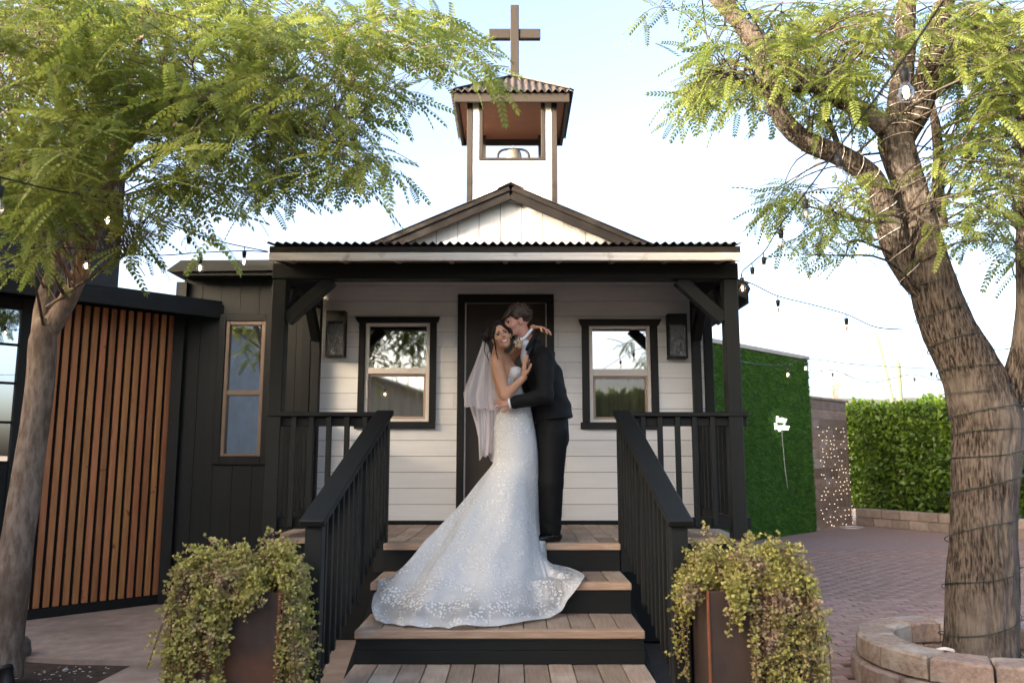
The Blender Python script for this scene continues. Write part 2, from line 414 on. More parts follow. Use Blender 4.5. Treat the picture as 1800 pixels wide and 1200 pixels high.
# far hills
def hill():
    nx, ny = 90, 14; V = []; F = []
    for j in range(ny):
        for i in range(nx):
            x = -900 + 2600 * i / (nx - 1); y = 520 + 420 * j / (ny - 1)
            q = math.sin(math.pi * min(1, j / (ny - 1) * .62 + .02)) 
            h = 62 + 22 * mnoise.noise(Vector((x * .0045, 1.7, 0))) + 12 * mnoise.noise(Vector((x * .013, y * .01, 3))) + 5 * mnoise.noise(Vector((x * .04, y * .03, 5)))
            V.append((x, y, max(h * q, 0) - 2))
    for j in range(ny - 1):
        for i in range(nx - 1): F.append((j * nx + i, j * nx + i + 1, (j + 1) * nx + i + 1, (j + 1) * nx + i))
    return mobj('hills', V, F, m_hill, None, True)
struct(hill())

# ================================================================ CHAPEL
YF = 7.63; DZ = .81; CX = -.045; WL, WR = -1.94, 1.85
chapel = empty('chapel', (CX, YF, 0), 'small white plank chapel with gabled tin roof, covered porch and square belfry', 'chapel')
APX, APZ, SL = -.011, 4.062, .434          # ridge and slope of the gable roof
def roofz(x): return APZ - SL * abs(x - APX)
wins = [dict(leg=(630, 641, 755, 767), head=(625, 557, 773, 567), frame=(641, 567, 755, 741), sill=(622, 741, 765, 753), up=(648, 575, 749, 646), low=(649, 659, 746, 734)),
        dict(leg=(1023, 1036, 1144, 1157), head=(1017, 561, 1162, 572), frame=(1036, 572, 1144, 742), sill=(1021, 742, 1159, 754), up=(1041, 578, 1137, 648), low=(1043, 663, 1135, 733))]
holes = []
for wd in wins:
    x0, x1, z0, z1 = RC(*wd['frame'], YF); holes.append((x0 - .005, x1 + .005, z0 - .005, z1 + .005))
dx0, dx1, _, dz1 = RC(816, 530, 962, 921, YF); dx0 -= 0; holes.append((dx0, dx1, DZ - .1, dz1))
# wall core with openings
def wall_cells(x0, x1, z0, z1, y0, y1, holes):
    xs = sorted({x0, x1, *[h[0] for h in holes], *[h[1] for h in holes]}); zs = sorted({z0, z1, *[h[2] for h in holes], *[h[3] for h in holes]})
    xs = [x for x in xs if x0 <= x <= x1]; zs = [z for z in zs if z0 <= z <= z1]; out = []
    for i in range(len(xs) - 1):
        for j in range(len(zs) - 1):
            cx, cz = (xs[i] + xs[i + 1]) / 2, (zs[j] + zs[j + 1]) / 2
            if not any(h[0] < cx < h[1] and h[2] < cz < h[3] for h in holes): out.append((xs[i], xs[i + 1], y0, y1, zs[j], zs[j + 1]))
    return out
V, F = grid_boxes(wall_cells(WL + .01, WR - .01, 0, 3.25, YF + .02, YF + .14, holes)); mobj('front_wall', V, F, m_dark, chapel)
# siding planks
z = DZ + .035; row = 0
SP = .1493
while z < 3.24:
    cuts = [WL, WR]
    brk = [WL]
    if row % 2: brk.append(random.choice([-.62, .47, -.58, .5]) + random.uniform(-.03, .03))
    elif random.random() < .6: brk.append(random.uniform(-.5, .5))
    brk.append(WR)
    for i in range(len(brk) - 1):
        cells = wall_cells(brk[i] + .0012, brk[i + 1] - .0012, z + .0022, min(z + SP - .0022, 3.25), YF + random.uniform(-.0015, .0015), YF + .019, [h for h in holes if h[0] < brk[i + 1] and h[1] > brk[i] and h[2] < z + SP and h[3] > z])
        # split in runs left and right of openings
        if cells:
            cells.sort(); runs = [[cells[0]]]
            for c in cells[1:]:
                if c[0] - max(q[1] for q in runs[-1]) > .02: runs.append([c])
                else: runs[-1].append(c)
            for rn in runs:
                V, F = grid_boxes(rn); mobj('siding_plank', V, F, m_white, chapel)
    z += SP; row += 1
box('base_trim', WL, WR, YF - .012, YF + .02, DZ + .004, DZ + .034, m_black, chapel)
# side and back walls, gable boards
for xx in (WL, WR - .1): box('side_wall', xx, xx + .1, YF + .15, 12.4, 0, 3.2, m_white_v, chapel)
box('back_wall', WL, WR, 12.4, 12.5, 0, 3.2, m_white_v, chapel)
prism('gable_core', [(WL, 3.24), (WR, 3.24), (WR, roofz(WR) - .06), (APX, APZ - .06), (WL, roofz(WL) - .06)], YF + .03, YF + .12, m_dark, chapel)
xb = APX - .105 - .21 * 9; 
while xb < WR:
    a, b_ = max(xb + .0025, WL), min(xb + .21 - .0025, WR)
    if b_ - a > .02:
        pts = [(a, 3.22), (b_, 3.22), (b_, roofz(b_) - .05)]
        if a < APX < b_: pts.append((APX, APZ - .05))
        pts.append((a, roofz(a) - .05))
        prism('gable_board', pts, YF + .002, YF + .022, m_white_v, chapel)
    xb += .21
# corner boards
box('corner_board', WR + .001, WR + .085, YF - .03, YF + .06, DZ - .3, 3.15, m_black, chapel)
box('corner_board', WL - .09, WL - .001, YF - .03, YF + .06, DZ - .3, 3.15, m_black, chapel)
# main roof: two corrugated sheets and rake boards
def corr(name, origin, ax, L, run, mat, parent, per=.066, amp=.011, n=8, thick=.003, skirt=0):
    """corrugated sheet: waves across ax (length L), running along run"""
    origin, ax, run = Vector(origin), Vector(ax).normalized(), Vector(run); nrm = ax.cross(run).normalized()
    if nrm.z < 0: nrm = -nrm
    k = int(L / per * n); V = []; F = []
    for i in range(k + 1):
        s = L * i / k; h = amp * math.sin(2 * math.pi * s / per)
        for t in (0, 1):
            for o in (0, -thick): V.append(origin + ax * s + run * t + nrm * (h + o))
    for i in range(k):
        a = i * 4; b = a + 4
        F += [(a, b, b + 2, a + 2), (a + 1, a + 3, b + 3, b + 1), (a, a + 1, b + 1, b), (a + 2, b + 2, b + 3, a + 3)]
    return mobj(name, V, F, mat, parent, True)
RY0, RY1 = 7.50, 12.6
for sg in (-1, 1):
    ex = APX + sg * 2.29
    corr('roof_sheet', (APX, RY0, APZ + .012), (0, 1, 0), RY1 - RY0, Vector((ex - APX, 0, -SL * 2.29)), m_tin, chapel)
    beam('rake_board', (APX + sg * .012, RY0 + .035, APZ - .075), (ex, RY0 + .035, roofz(ex) - .075), .03, .115, m_brown, chapel)
    beam('rake_trim', (APX + sg * .012, RY0 + .012, APZ - .027), (ex, RY0 + .012, roofz(ex) - .027), .018, .045, m_brown, chapel)
    V = [(APX, RY0 + .055, APZ - .035), (ex, RY0 + .055, roofz(ex) - .035), (ex, RY1, roofz(ex) - .035), (APX, RY1, APZ - .035)]
    V += [(a, b, c - .02) for a, b, c in V]
    mobj('roof_deck', V, [(0, 1, 2, 3), (7, 6, 5, 4), (0, 4, 5, 1), (1, 5, 6, 2), (2, 6, 7, 3), (3, 7, 4, 0)], m_dark, chapel)
    box('eave_fascia', ex - .02, ex + .01, RY0 + .06, RY1, roofz(ex) - .17, roofz(ex) - .05, m_brown, chapel)
prism('ridge_cap', [(APX - .13, roofz(APX - .13) + .02), (APX, APZ + .026), (APX + .13, roofz(APX + .13) + .02), (APX + .13, roofz(APX + .13) + .030), (APX, APZ + .036), (APX - .13, roofz(APX - .13) + .030)], RY0 - .01, RY1, m_tin, chapel)

# ---- windows
def make_window(wd, dark=False):
    f = wd['frame']; x0, x1, z0, z1 = RC(*f, YF)
    win = box('window', x0, x1, YF + .06, YF + .075, z0, z0 + .02, m_vinyl, chapel)      # bottom of the frame carries the rest
    # frame
    fw = .034
    box('frame', x0, x0 + fw, YF - .004, YF + .06, z0, z1, m_vinyl, win); box('frame', x1 - fw, x1, YF - .004, YF + .06, z0, z1, m_vinyl, win)
    box('frame', x0 + fw, x1 - fw, YF - .004, YF + .06, z1 - fw, z1, m_vinyl, win); box('frame', x0 + fw, x1 - fw, YF - .004, YF + .059, z0, z0 + fw * .8, m_vinyl, win)
    u = RC(*wd['up'], YF); l = RC(*wd['low'], YF)
    box('meeting_rail', x0 + fw, x1 - fw, YF - .002, YF + .05, l[3] + .012, u[2] - .002, m_vinyl, win)
    a0, a1 = x0 + fw, x1 - fw
    mobj('pane', [(a0, YF + .02, u[2] - .004), (a1, YF + .0203, u[2] - .004), (a1, YF + .0203, z1 - fw), (a0, YF + .02, z1 - fw)], [(0, 1, 2, 3)], m_glass_up, win)
    # lower sash sits further back
    s = .024; lz0 = z0 + fw * .8; lz1 = l[3] + .012
    box('sash', a0, a0 + s, YF + .018, YF + .05, lz0, lz1, m_tansash, win); box('sash', a1 - s, a1, YF + .018, YF + .05, lz0, lz1, m_tansash, win)
    box('sash', a0 + s, a1 - s, YF + .018, YF + .05, lz0, lz0 + s, m_tansash, win); box('sash', a0 + s, a1 - s, YF + .018, YF + .05, lz1 - s, lz1, m_tansash, win)
    mobj('pane', [(a0 + s, YF + .035, lz0 + s), (a1 - s, YF + .035, lz0 + s), (a1 - s, YF + .035, lz1 - s), (a0 + s, YF + .035, lz1 - s)], [(0, 1, 2, 3)], m_glass_low if not dark else m_glass_dim, win)
    # dark casing
    L0, L1, L2, L3 = wd['leg']; ym = (f[1] + f[3]) / 2
    xa, xb_, xc, xd = [P(q, ym, YF).x for q in (L0, L1, L2, L3)]
    h = RC(*wd['head'], YF - .03); si = RC(*wd['sill'], YF - .03)
    box('casing', xa, x0 - .001, YF - .024, YF - .002, si[3], h[2], m_casing, win); box('casing', x1 + .001, xd, YF - .024, YF - .002, si[3], h[2], m_casing, win)
    prism('casing_head', [(xa - .008, h[2]), (xd + .008, h[2]), (h[1] - .004, h[3] - .016), (h[1], h[3]), (h[0], h[3]), (h[0] + .004, h[3] - .016)], YF - .045, YF - .002, m_casing, win)
    box('casing_sill', si[0], si[1], YF - .04, YF - .0025, si[2], si[3], m_casing, win)
    # curtain inside
    n = 40; V = []; F = []
    for i in range(n + 1):
        x = x0 + (x1 - x0) * i / n; yy = YF + .24 + .02 * math.sin(i * 1.1) + .008 * math.sin(i * 2.7)
        V += [(x, yy, z0 - .05), (x, yy, z1)]
    F = [(2 * i, 2 * i + 2, 2 * i + 3, 2 * i + 1) for i in range(n)]
    mobj('curtain', V, F, m_curtain, win, True)
    return win
m_tansash = M('pinkish_tan_sash', (.42, .32, .26), (.36, .27, .22), .5, 3)
m_glass_dim = glass_mat('shaded_window_glass', .12, (.8, .8, .75), .02, bs=1.5)
make_window(wins[0]); make_window(wins[1], True)
# ---- door
d0, d1, _, dtop = RC(803, 517, 975, 921, YF - .02)
door = box('door', dx0 + .012, dx1 - .012, YF + .03, YF + .075, DZ + .02, dz1 - .014, m_door, chapel)
box('door_casing', d0, dx0 - .001, YF - .026, YF - .002, DZ + .004, dtop - .085, m_casing, door); box('door_casing', dx1 + .001, d1, YF - .026, YF - .002, DZ + .004, dtop - .085, m_casing, door)
box('door_casing', d0, d1, YF - .0262, YF - .002, dtop - .084, dtop, m_casing, door)
for (a, b_) in ((dx0, dx0 + .012), (dx1 - .012, dx1)): box('weather_strip', a, b_, YF - .005, YF + .06, DZ + .02, dz1 - .012, m_strip, door)
box('weather_strip', dx0, dx1, YF - .005, YF + .06, dz1 - .0119, dz1, m_strip, door)
box('threshold', dx0, dx1, YF - .01, YF + .1, DZ + .003, DZ + .02, m_iron, door)
V, F = lathe([(0, -.03), (.018, -.028), (.028, -.015), (.028, 0), (.012, .012), (.012, .035), (.032, .038), (.032, .044)], 16)
mobj('door_handle', V, F, m_iron, door, True, Matrix.Translation((dx1 - .08, YF + .0, 1.75)) @ Matrix.Rotation(R(90), 4, 'X') @ Matrix.Rotation(R(180), 4, 'X'))
for k in range(3): box('hinge', dx0 + .004, dx0 + .018, YF + .012, YF + .03, 1.0 + k * .8, 1.1 + k * .8, m_iron, door, .002)

# ---- porch roof
E0 = P(470, 428, 5.95); E1 = P(1305, 428, 5.95)
PXa, PXb = E0.x, E1.x; EZ = 3.055
prs = .155
corr('porch_roof_sheet', (PXa, 5.93, EZ + .004), (1, 0, 0), PXb - PXa, Vector((0, 7.62 - 5.93, (7.62 - 5.93) * prs)), m_tin, chapel, per=.066, amp=.0115)
box('flashing_board', PXa + .012, PXb - .012, 5.965, 5.99, EZ - .062, EZ - .012, m_brown, chapel)
box('white_fascia', PXa + .012, PXb - .012, 5.962, 5.991, EZ - .125, EZ - .0625, m_whitetrim, chapel)
for xx in (PXa + .03, PXb - .06): beam('barge_board', (xx + .015, 5.993, EZ - .07), (xx + .015, 7.6, EZ - .07 + 1.607 * prs), .028, .1, m_brown, chapel)
nr = 9
for i in range(nr):
    xx = PXa + .12 + (PXb - PXa - .24) * i / (nr - 1)
    beam('rafter', (xx, 5.993, EZ - .075), (xx, 7.60, EZ - .075 + 1.607 * prs), .04, .09, m_ceil, chapel)
k = 12
for i in range(k):
    ya = 6.0 + 1.6 * i / k; yb = 6.0 + 1.6 * (i + 1) / k - .004; zz = lambda q: EZ - .014 + (q - 5.98) * prs
    beam('ceiling_board', (PXa + .05, (ya + yb) / 2, zz((ya + yb) / 2)), (PXb - .05, (ya + yb) / 2, zz((ya + yb) / 2)), yb - ya, .012, m_ceil, chapel, up=(0, -prs, 1))
BZ0, BZ1 = 2.856, 2.985
bx0, bx1 = P(479, 475, 6.28).x, P(1297, 475, 6.28).x
box('porch_beam', bx0, bx1, 6.27, 6.41, BZ0, BZ1, m_black, chapel, .006)
box('sun_stop_board', bx0, bx1, 6.33, 6.355, BZ1 + .0005, 3.09, m_ceil, chapel)  # added to close the gap where sun leaked onto the wall
pR = (P(1275, 600, 6.3).x, P(1300, 600, 6.3).x); pL = (bx0 + .004, bx0 + .115)
for i, (a, b_) in enumerate((pL, pR)):
    box('porch_post', a, b_, 6.283, 6.397, DZ, BZ0, m_blackv, chapel, .006)
    xc_ = (a + b_) / 2; sg = 1 if i == 0 else -1
    beam('knee_brace', (xc_ + sg * .055, 6.34, BZ0 - .33), (xc_ + sg * .41, 6.34, BZ0 + .005), .088, .1, m_black, chapel)
    beam('knee_brace', (xc_, 6.395, BZ0 - .30), (xc_, 6.68, BZ0 - .0), .08, .09, m_black, chapel)
    box('side_beam', xc_ - .04, xc_ + .04, 6.412, YF - .03, BZ0 + .002, BZ1 - .01, m_black, chapel)
    V = [(xc_ - .012, 6.42, BZ1 - .009), (xc_ - .012, 7.58, BZ1 - .009), (xc_ - .012, 7.58, EZ - .02 + 1.6 * prs), (xc_ - .012, 6.42, EZ - .02 + .44 * prs)]; V += [(a_ + .024, b2, c2) for a_, b2, c2 in V]
    mobj('side_sun_stop', V, [(0, 1, 2, 3), (7, 6, 5, 4), (0, 4, 5, 1), (1, 5, 6, 2), (2, 6, 7, 3), (3, 7, 4, 0)], m_black, chapel)  # panel added under the roof side to block leaking sun
    box('wall_post', xc_ - .04, xc_ + .04, YF - .11, YF - .031, DZ, BZ0, m_blackv, chapel)
    beam('knee_brace', (xc_, YF - .1, BZ0 - .30), (xc_, YF - .42, BZ0 - .0), .08, .09, m_black, chapel)
# ---- porch deck
deck = box('porch_deck', -1.93, 1.83, 6.47, YF, DZ - .16, DZ - .029, m_black, chapel)
xb = -1.93
while xb < 1.82:
    box('deck_board', xb + .002, min(xb + .141, 1.83), 6.455, YF - .014, DZ - .027, DZ + random.uniform(-.0015, .0012), m_deck, deck, .003); xb += .1435
for (a, b_) in ((-1.93, -.95), (.80, 1.83)):
    box('deck_nosing', a, b_, 6.415, 6.453, DZ - .045, DZ + .002, m_nosing, deck, .004)
    box('skirt_board', a, b_, 6.46, 6.469, 0.02, DZ - .046, m_black, deck)
for xx in (-1.93, 1.80): box('skirt_board', xx, xx + .03, 6.471, YF, .02, DZ - .165, m_black, deck)

# ---- belfry
YT = 7.95; TX0, TX1 = -.459, .459; TS = TX1 - TX0; YTb = YT + TS
OZ0, OZ1 = 4.52, 5.09
belf = prism('belfry', [(TX0 + .03, 3.5), (TX1 - .03, 3.5), (TX1 - .03, OZ0 - .03), (TX0 + .03, OZ0 - .03)], YT + .03, YTb - .03, m_white_v, chapel)
for (yy, y2) in ((YT, YT + .028), (YTb - .028, YTb)):
    for i in range(4):
        a = TX0 + .045 + (TS - .09) * i / 4; b_ = TX0 + .045 + (TS - .09) * (i + 1) / 4
        box('belfry_board', a + .002, b_ - .002, yy, y2, 3.6, OZ0 - .03, m_white_v, belf, .002)
    for sg in (-1, 1):
        e = sg * (TS / 2 - .045); i_ = sg * .345
        box('belfry_board', min(e, i_) + .001, max(e, i_) - .001, yy, y2, OZ0 - .0295, OZ1 + .05, m_white_v, belf, .002)
for xx in (TX0, TX1 - .028):
    for i in range(4):
        a = YT + .045 + (TS - .09) * i / 4; b_ = YT + .045 + (TS - .09) * (i + 1) / 4
        box('belfry_board', xx, xx + .028, a + .002, b_ - .002, 3.6, OZ0 - .03, m_white_v, belf, .002)
for xx in (TX0, TX1):
    for yy in (YT, YTb):
        sx = 1 if xx == TX0 else -1; sy = 1 if yy == YT else -1
        box('corner_trim', min(xx - sx * .012, xx + sx * .044), max(xx - sx * .012, xx + sx * .044), min(yy - sy * .012, yy + sy * .044), max(yy - sy * .012, yy + sy * .044), 3.6, 5.14, m_brown_v, belf)
for (yy, y2) in ((YT - .014, YT + .03), (YTb - .03, YTb + .014)):
    for sg in (-1, 1): box('opening_frame', sg * .325 - .02 + .0, sg * .325 + .02, yy, y2, OZ0 - .005, OZ1 + .06, m_brown_v, belf)
    box('opening_frame', -.345, .345, yy - .004, y2, OZ0 - .032, OZ0 - .0055, m_brown, belf)
box('belfry_floor', TX0 + .05, TX1 - .05, YT + .05, YTb - .05, OZ0 - .06, OZ0 - .035, m_brown, belf)
# belfry roof: pyramid of corrugated sheets on a boxed eave
BE = .607; byc = YT + TS / 2 ; ezb = 5.155; apz = 5.63
box('belfry_ceiling', -BE + .05, BE - .05, byc - BE + .05, byc + BE - .05, ezb - .02, ezb - .005, m_belfceil, belf)
for (x0, x1, y0, y1) in ((-BE + .01, BE - .01, byc - BE + .01, byc - BE + .04), (-BE + .01, BE - .01, byc + BE - .04, byc + BE - .01), (-BE + .01, -BE + .04, byc - BE + .0405, byc + BE - .0405), (BE - .04, BE - .01, byc - BE + .0405, byc + BE - .0405)):
    box('eave_board', x0, x1, y0, y1, ezb - .085, ezb + .012, m_brown, belf)
def pyr_face(ang):
    n = 150; V = []; F = []; c, s = math.cos(ang), math.sin(ang); per = .072
    for i in range(n + 1):
        x = -BE - .02 + 2 * (BE + .02) * i / n; h = .017 * math.sin(2 * math.pi * x / per)
        top = 1 - abs(x) / (BE + .02)
        for t in (0, 1):
            q = top * t
            y = -(BE + .03) * (1 - q); z = ezb + .02 + (apz - ezb) * q + h * (1 if t == 0 else .6)
            V.append((x * c - y * s, byc + x * s + y * c, z)); V.append((x * c - y * s, byc + x * s + y * c, z - .004))
    for i in range(n):
        a = i * 4; b = a + 4
        F += [(a, b, b + 2, a + 2), (a + 1, a + 3, b + 3, b + 1), (a, a + 1, b + 1, b)]
    mobj('belfry_roof_sheet', V, F, m_tin, belf, True)
for k in range(4): pyr_face(k * math.pi / 2)
for sx in (-1, 1):
    for sy in (-1, 1): beam('hip_cap', (sx * (BE + .015), byc + sy * (BE + .025), ezb + .036), (0, byc, apz + .030), .07, .012, m_tin, belf)
# ---- cross on the belfry
CXx = .03
cross = box('cross', CXx - .048, CXx + .048, byc - .05, byc + .04, 5.60, 6.48, m_brown_v, chapel, .006)
z0_, z1_ = 6.085, 6.20
box('cross_arm', CXx - .29, CXx - .0485, byc - .035, byc + .035, z0_, z1_, m_brown, cross, .006); box('cross_arm', CXx + .0485, CXx + .29, byc - .035, byc + .035, z0_, z1_, m_brown, cross, .006)
# ---- bell
bell = empty('bell', (.015, byc, OZ0 - .03), 'aged metal bell on iron yoke and stands inside the belfry', 'bell')
prof = [(0, .25), (.05, .25), (.085, .235), (.098, .20), (.102, .15), (.112, .10), (.13, .05), (.15, .01), (.155, 0), (.14, 0), (.12, .05), (.1, .1), (.09, .2), (0, .23)]
V, F = lathe([(r * .93, z) for r, z in prof], 28); mobj('bell_cup', V, F, m_bell, bell, True, Matrix.Translation((.015, byc, OZ0 + .01)))
tube('yoke', smooth_path([(-.22, byc, OZ0 + .12), (-.165, byc, OZ0 + .14), (-.15, byc, OZ0 + .22), (-.10, byc, OZ0 + .265), (.015, byc, OZ0 + .275), (.13, byc, OZ0 + .265), (.18, byc, OZ0 + .22), (.195, byc, OZ0 + .14), (.25, byc, OZ0 + .12)]), .014, m_iron, bell)
tube('bell_pin', [(.015, byc, OZ0 + .25), (.015, byc, OZ0 + .32)], [.012, .005], m_bell, bell)
for xx in (-.215, .245):
    for sg in (-1, 1): tube('stand', [(xx, byc + sg * .1, OZ0 - .034), (xx, byc, OZ0 + .13)], .016, m_iron, bell)
V, F = lathe([(.02, -.012), (.06, -.012), (.06, .012), (.02, .012)], 18); mobj('rope_wheel', V, F, m_iron, bell, False, Matrix.Translation((-.29, byc, OZ0 + .09)) @ Matrix.Rotation(R(90), 4, 'Y'))
tube('crank_arm', [(-.29, byc, OZ0 + .10), (-.2, byc, OZ0 + .14)], .016, m_iron, bell)

# ---- wall lanterns
def lantern(px0, py0, px1, py1, label):
    x0, x1, z0, z1 = RC(px0, py0, px1, py1, YF - .05); yb = YF - .003
    t = empty('wall_lantern', ((x0 + x1) / 2, yb, z0), label, 'lantern', 'box lanterns on the chapel front')
    box('back_plate', x0 + .005, x1 - .005, yb - .012, yb - .001, z0, z1, m_casing, t)
    zc = z1 - (z1 - z0) * .235
    box('lantern_hood', x0, x1, yb - .115, yb - .0125, zc, z1, m_casing, t, .003)
    box('lantern_base', x0, x1, yb - .115, yb - .0125, z0, z0 + .02, m_casing, t, .003)
    for xx in (x0, x1 - .018): box('lantern_bar', xx, xx + .018, yb - .114, yb - .098, z0 + .0205, zc - .0005, m_casing, t, .002)
    mobj('lantern_pane', [(x0 + .018, yb - .106, z0 + .02), (x1 - .018, yb - .106, z0 + .02), (x1 - .018, yb - .106, zc), (x0 + .018, yb - .106, zc)], [(0, 1, 2, 3)], m_lampglass, t)
    for xx in (x0 + .009, x1 - .009): mobj('lantern_pane', [(xx, yb - .1, z0 + .02), (xx, yb - .013, z0 + .02), (xx, yb - .013, zc), (xx, yb - .1, zc)], [(0, 1, 2, 3)], m_lampglass, t)
    V, F = lathe([(0, 0), (.02, 0), (.02, .05), (.03, .08), (.026, .11), (0, .125)], 12); mobj('lamp', V, F, m_bulb, t, True, Matrix.Translation(((x0 + x1) / 2, yb - .06, z0 + .05)))
lantern(575, 548, 609, 628, 'dark box lantern with rippled glass between the porch post and the left window')
lantern(1172, 553, 1206, 631, 'dark box lantern with rippled glass right of the right chapel window')

# ================================================================ ENTRANCE STEPS
SX0, SX1 = -.945, .797
steps = empty('entrance_steps', ((SX0 + SX1) / 2, 4.3, 0), 'wide wooden steps with worn treads and black risers up to the porch', 'steps')
LEV = [(6.0, 6.455, .81), (5.48, 6.02, .61), (4.975, 5.50, .41), (4.20, 4.99, .215)]
for i, (ya, yb, zt) in enumerate(LEV):
    core = box('tread', SX0 + .02, SX1 - .02, ya + .035, yb + .01, zt - .20 + (0 if i < 3 else .02), zt - .029, m_black, steps)
    box('tread_nosing', SX0, SX1, ya - .004, ya + .062, zt - .048, zt + .001, m_nosing, core, .006)
    n = 12; wdt = (SX1 - SX0) / n
    for k in range(n):
        box('tread_board', SX0 + k * wdt + .003, SX0 + (k + 1) * wdt - .003, ya + .064, yb, zt - .028, zt + random.uniform(-.0025, .0015), m_deck, core, .003)
    if i < 3:
        lo = LEV[i + 1][2]
        box('riser', SX0 + .006, SX1 - .006, ya + .014, ya + .034, lo + .002 + (.08 if i == 2 else 0), zt - .049, m_black, core, .002)
        if i == 2: box('riser', SX0 + .002, SX1 - .002, ya + .002, ya + .034, lo + .002, lo + .079, m_black, core, .003); box('riser', SX0 + .004, SX1 - .004, ya + .006, ya + .034, lo + .0795, lo + .12, m_black, core, .002)
    else: box('riser', SX0 + .006, SX1 - .006, ya + .01, ya + .034, 0, zt - .049, m_black, core)
def stair_z(x, y):
    if y >= 6.0: return .81
    if x < SX0 or x > SX1: return 0.
    for ya, yb, zt in LEV[1:]:
        if y >= ya: return zt
    return 0.
for xx in (SX0 - .035, SX1 + .005):
    V = [(xx, 6.4, .70), (xx, 4.25, -.05), (xx, 4.75, -.05), (xx, 6.4, .42)]; V += [(a + .03, b, c) for a, b, c in V]
    mobj('stringer', V, [(0, 1, 2, 3), (7, 6, 5, 4), (0, 4, 5, 1), (1, 5, 6, 2), (2, 6, 7, 3), (3, 7, 4, 0)], m_black, steps)

# ---- railings
def stair_rail(xt, xb, label):
    t = empty('stair_railing', (xb, 4.35, 0), label, 'railing', 'railings beside the entrance steps')
    top = Vector((xt, 6.10, 1.765)); bot = Vector((xb, 4.33, 1.115)); d = top - bot
    beam('handrail', bot - d.normalized() * .06, top + d.normalized() * .03, .135, .038, m_black, t, b=.006)
    box('newel_post', xb - .045, xb + .045, 4.31, 4.40, 0, bot.z - .02 + .025, m_blackv, t, .005)
    box('newel_post', xt - .045, xt + .045, 6.03, 6.12, .60, top.z - .025, m_blackv, t, .005)
    mid = bot + d * .52; box('newel_post', mid.x - .035, mid.x + .035, mid.y - .035, mid.y + .035, mid.z - .95, mid.z - .02, m_blackv, t, .004)
    beam('bottom_rail', bot + Vector((0, .05, -.83)), top + Vector((0, -.05, -.83)), .04, .09, m_black, t)
    beam('sub_rail', bot + Vector((0, .07, -.06)), top + Vector((0, -.06, -.06)), .036, .075, m_black, t)
    n = 15
    for k in range(n):
        f = (k + .8) / (n + .4)
        if abs(f - .52) < .025: continue
        q = bot + d * f
        for_x = q.x + (.028 if xt < 0 else -.028)
        box('baluster', for_x - .018, for_x + .018, q.y - .018, q.y + .018, q.z - .86, q.z - .02, m_blackv, t, .003)
stair_rail(-.975, -1.05, 'black wooden stair railing on the left of the steps, beside the left planter')
stair_rail(.842, .885, 'black wooden stair railing on the right of the steps, beside the right planter')
def porch_rail(x0, x1, xs, label, sidex):
    t = empty('porch_railing', ((x0 + x1) / 2, 6.34, DZ), label, 'railing', 'railings along the porch edge')
    zt = P(580, 724, 6.30).z; zb = P(580, 918, 6.34).z
    box('top_rail', x0, x1, 6.275, 6.41, zt - .036, zt, m_black, t, .006)
    box('sub_rail', x0, x1, 6.325, 6.361, zt - .11, zt - .0365, m_black, t)
    box('bottom_rail', x0, x1, 6.322, 6.364, zb - .045, zb + .04, m_black, t)
    for q in xs:
        xc_ = P(q, 820, 6.3).x; box('baluster', xc_ - .02, xc_ + .02, 6.285, 6.3215, zb - .03, zt - .0365, m_blackv, t, .003)
    # return along the porch side
    box('side_top_rail', sidex - .06, sidex + .06, 6.4105, YF - .04, zt - .034, zt - .002, m_black, t); box('side_bottom_rail', sidex - .02, sidex + .02, 6.40, YF - .04, zb - .045, zb + .04, m_black, t)
    for k in range(8):
        yy = 6.52 + k * .135; box('baluster', sidex - .02, sidex + .02, yy, yy + .04, zb + .041, zt - .0345, m_blackv, t, .003)
porch_rail(-1.93, -1.02, (485, 514, 545, 576, 608, 640), 'black porch railing left of the steps, below the left chapel window', -1.87)
porch_rail(.89, 1.86, (1132, 1162, 1193, 1223, 1255), 'black porch railing right of the steps, below the right chapel window', 1.77)

# ================================================================ DARK ANNEX ON THE LEFT
A = Vector((-4.30, 7.158, 0)); B = Vector((-3.36, 8.06, 0)); wdir = (B - A).normalized(); wn = Vector((wdir.y, -wdir.x, 0))
annex = empty('annex_building', (-3.4, 8.0, 0), 'low black building with vertical siding and a tall narrow window beside the chapel', 'building')
YA = 8.0
ax0, ax1 = -3.36, WL - .1
aw = RC(393, 565, 463, 802, YA)
V, F = grid_boxes(wall_cells(ax0, ax1, 0, 3.36, YA + .02, YA + .12, [aw])); mobj('wall', V, F, m_dark, annex)
xb = ax0; k = 0
while xb < ax1 - .01:
    wdt = .195; a, b_ = xb + .002, min(xb + wdt - .002, ax1)
    cells = wall_cells(a, b_, .02, 3.36, YA + random.uniform(-.002, .002), YA + .019, [aw] if aw[0] < b_ and aw[1] > a else [])
    full = aw[0] <= a and aw[1] >= b_
    for part_ in ([c_ for c_ in cells if c_[4] < aw[2]], [c_ for c_ in cells if c_[4] >= aw[2]]) if full else (cells,):
        V, F = grid_boxes(part_); mobj('siding_board', V, F, m_blackv, annex)
    xb += wdt
wn_ = box('window', aw[0], aw[1], YA + .03, YA + .05, aw[2], aw[2] + .03, m_tanframe, annex)
for (a, b_) in ((aw[0], aw[0] + .038), (aw[1] - .038, aw[1])): box('frame', a, b_, YA - .012, YA + .06, aw[2], aw[3], m_tanframe, wn_)
zm = P(430, 690, YA).z
for (a, b_) in ((aw[2] + .001, aw[2] + .03), (zm - .025, zm + .025), (aw[3] - .035, aw[3])): box('frame', aw[0] + .0385, aw[1] - .0385, YA - .010, YA + .058, a, b_, m_tanframe, wn_)
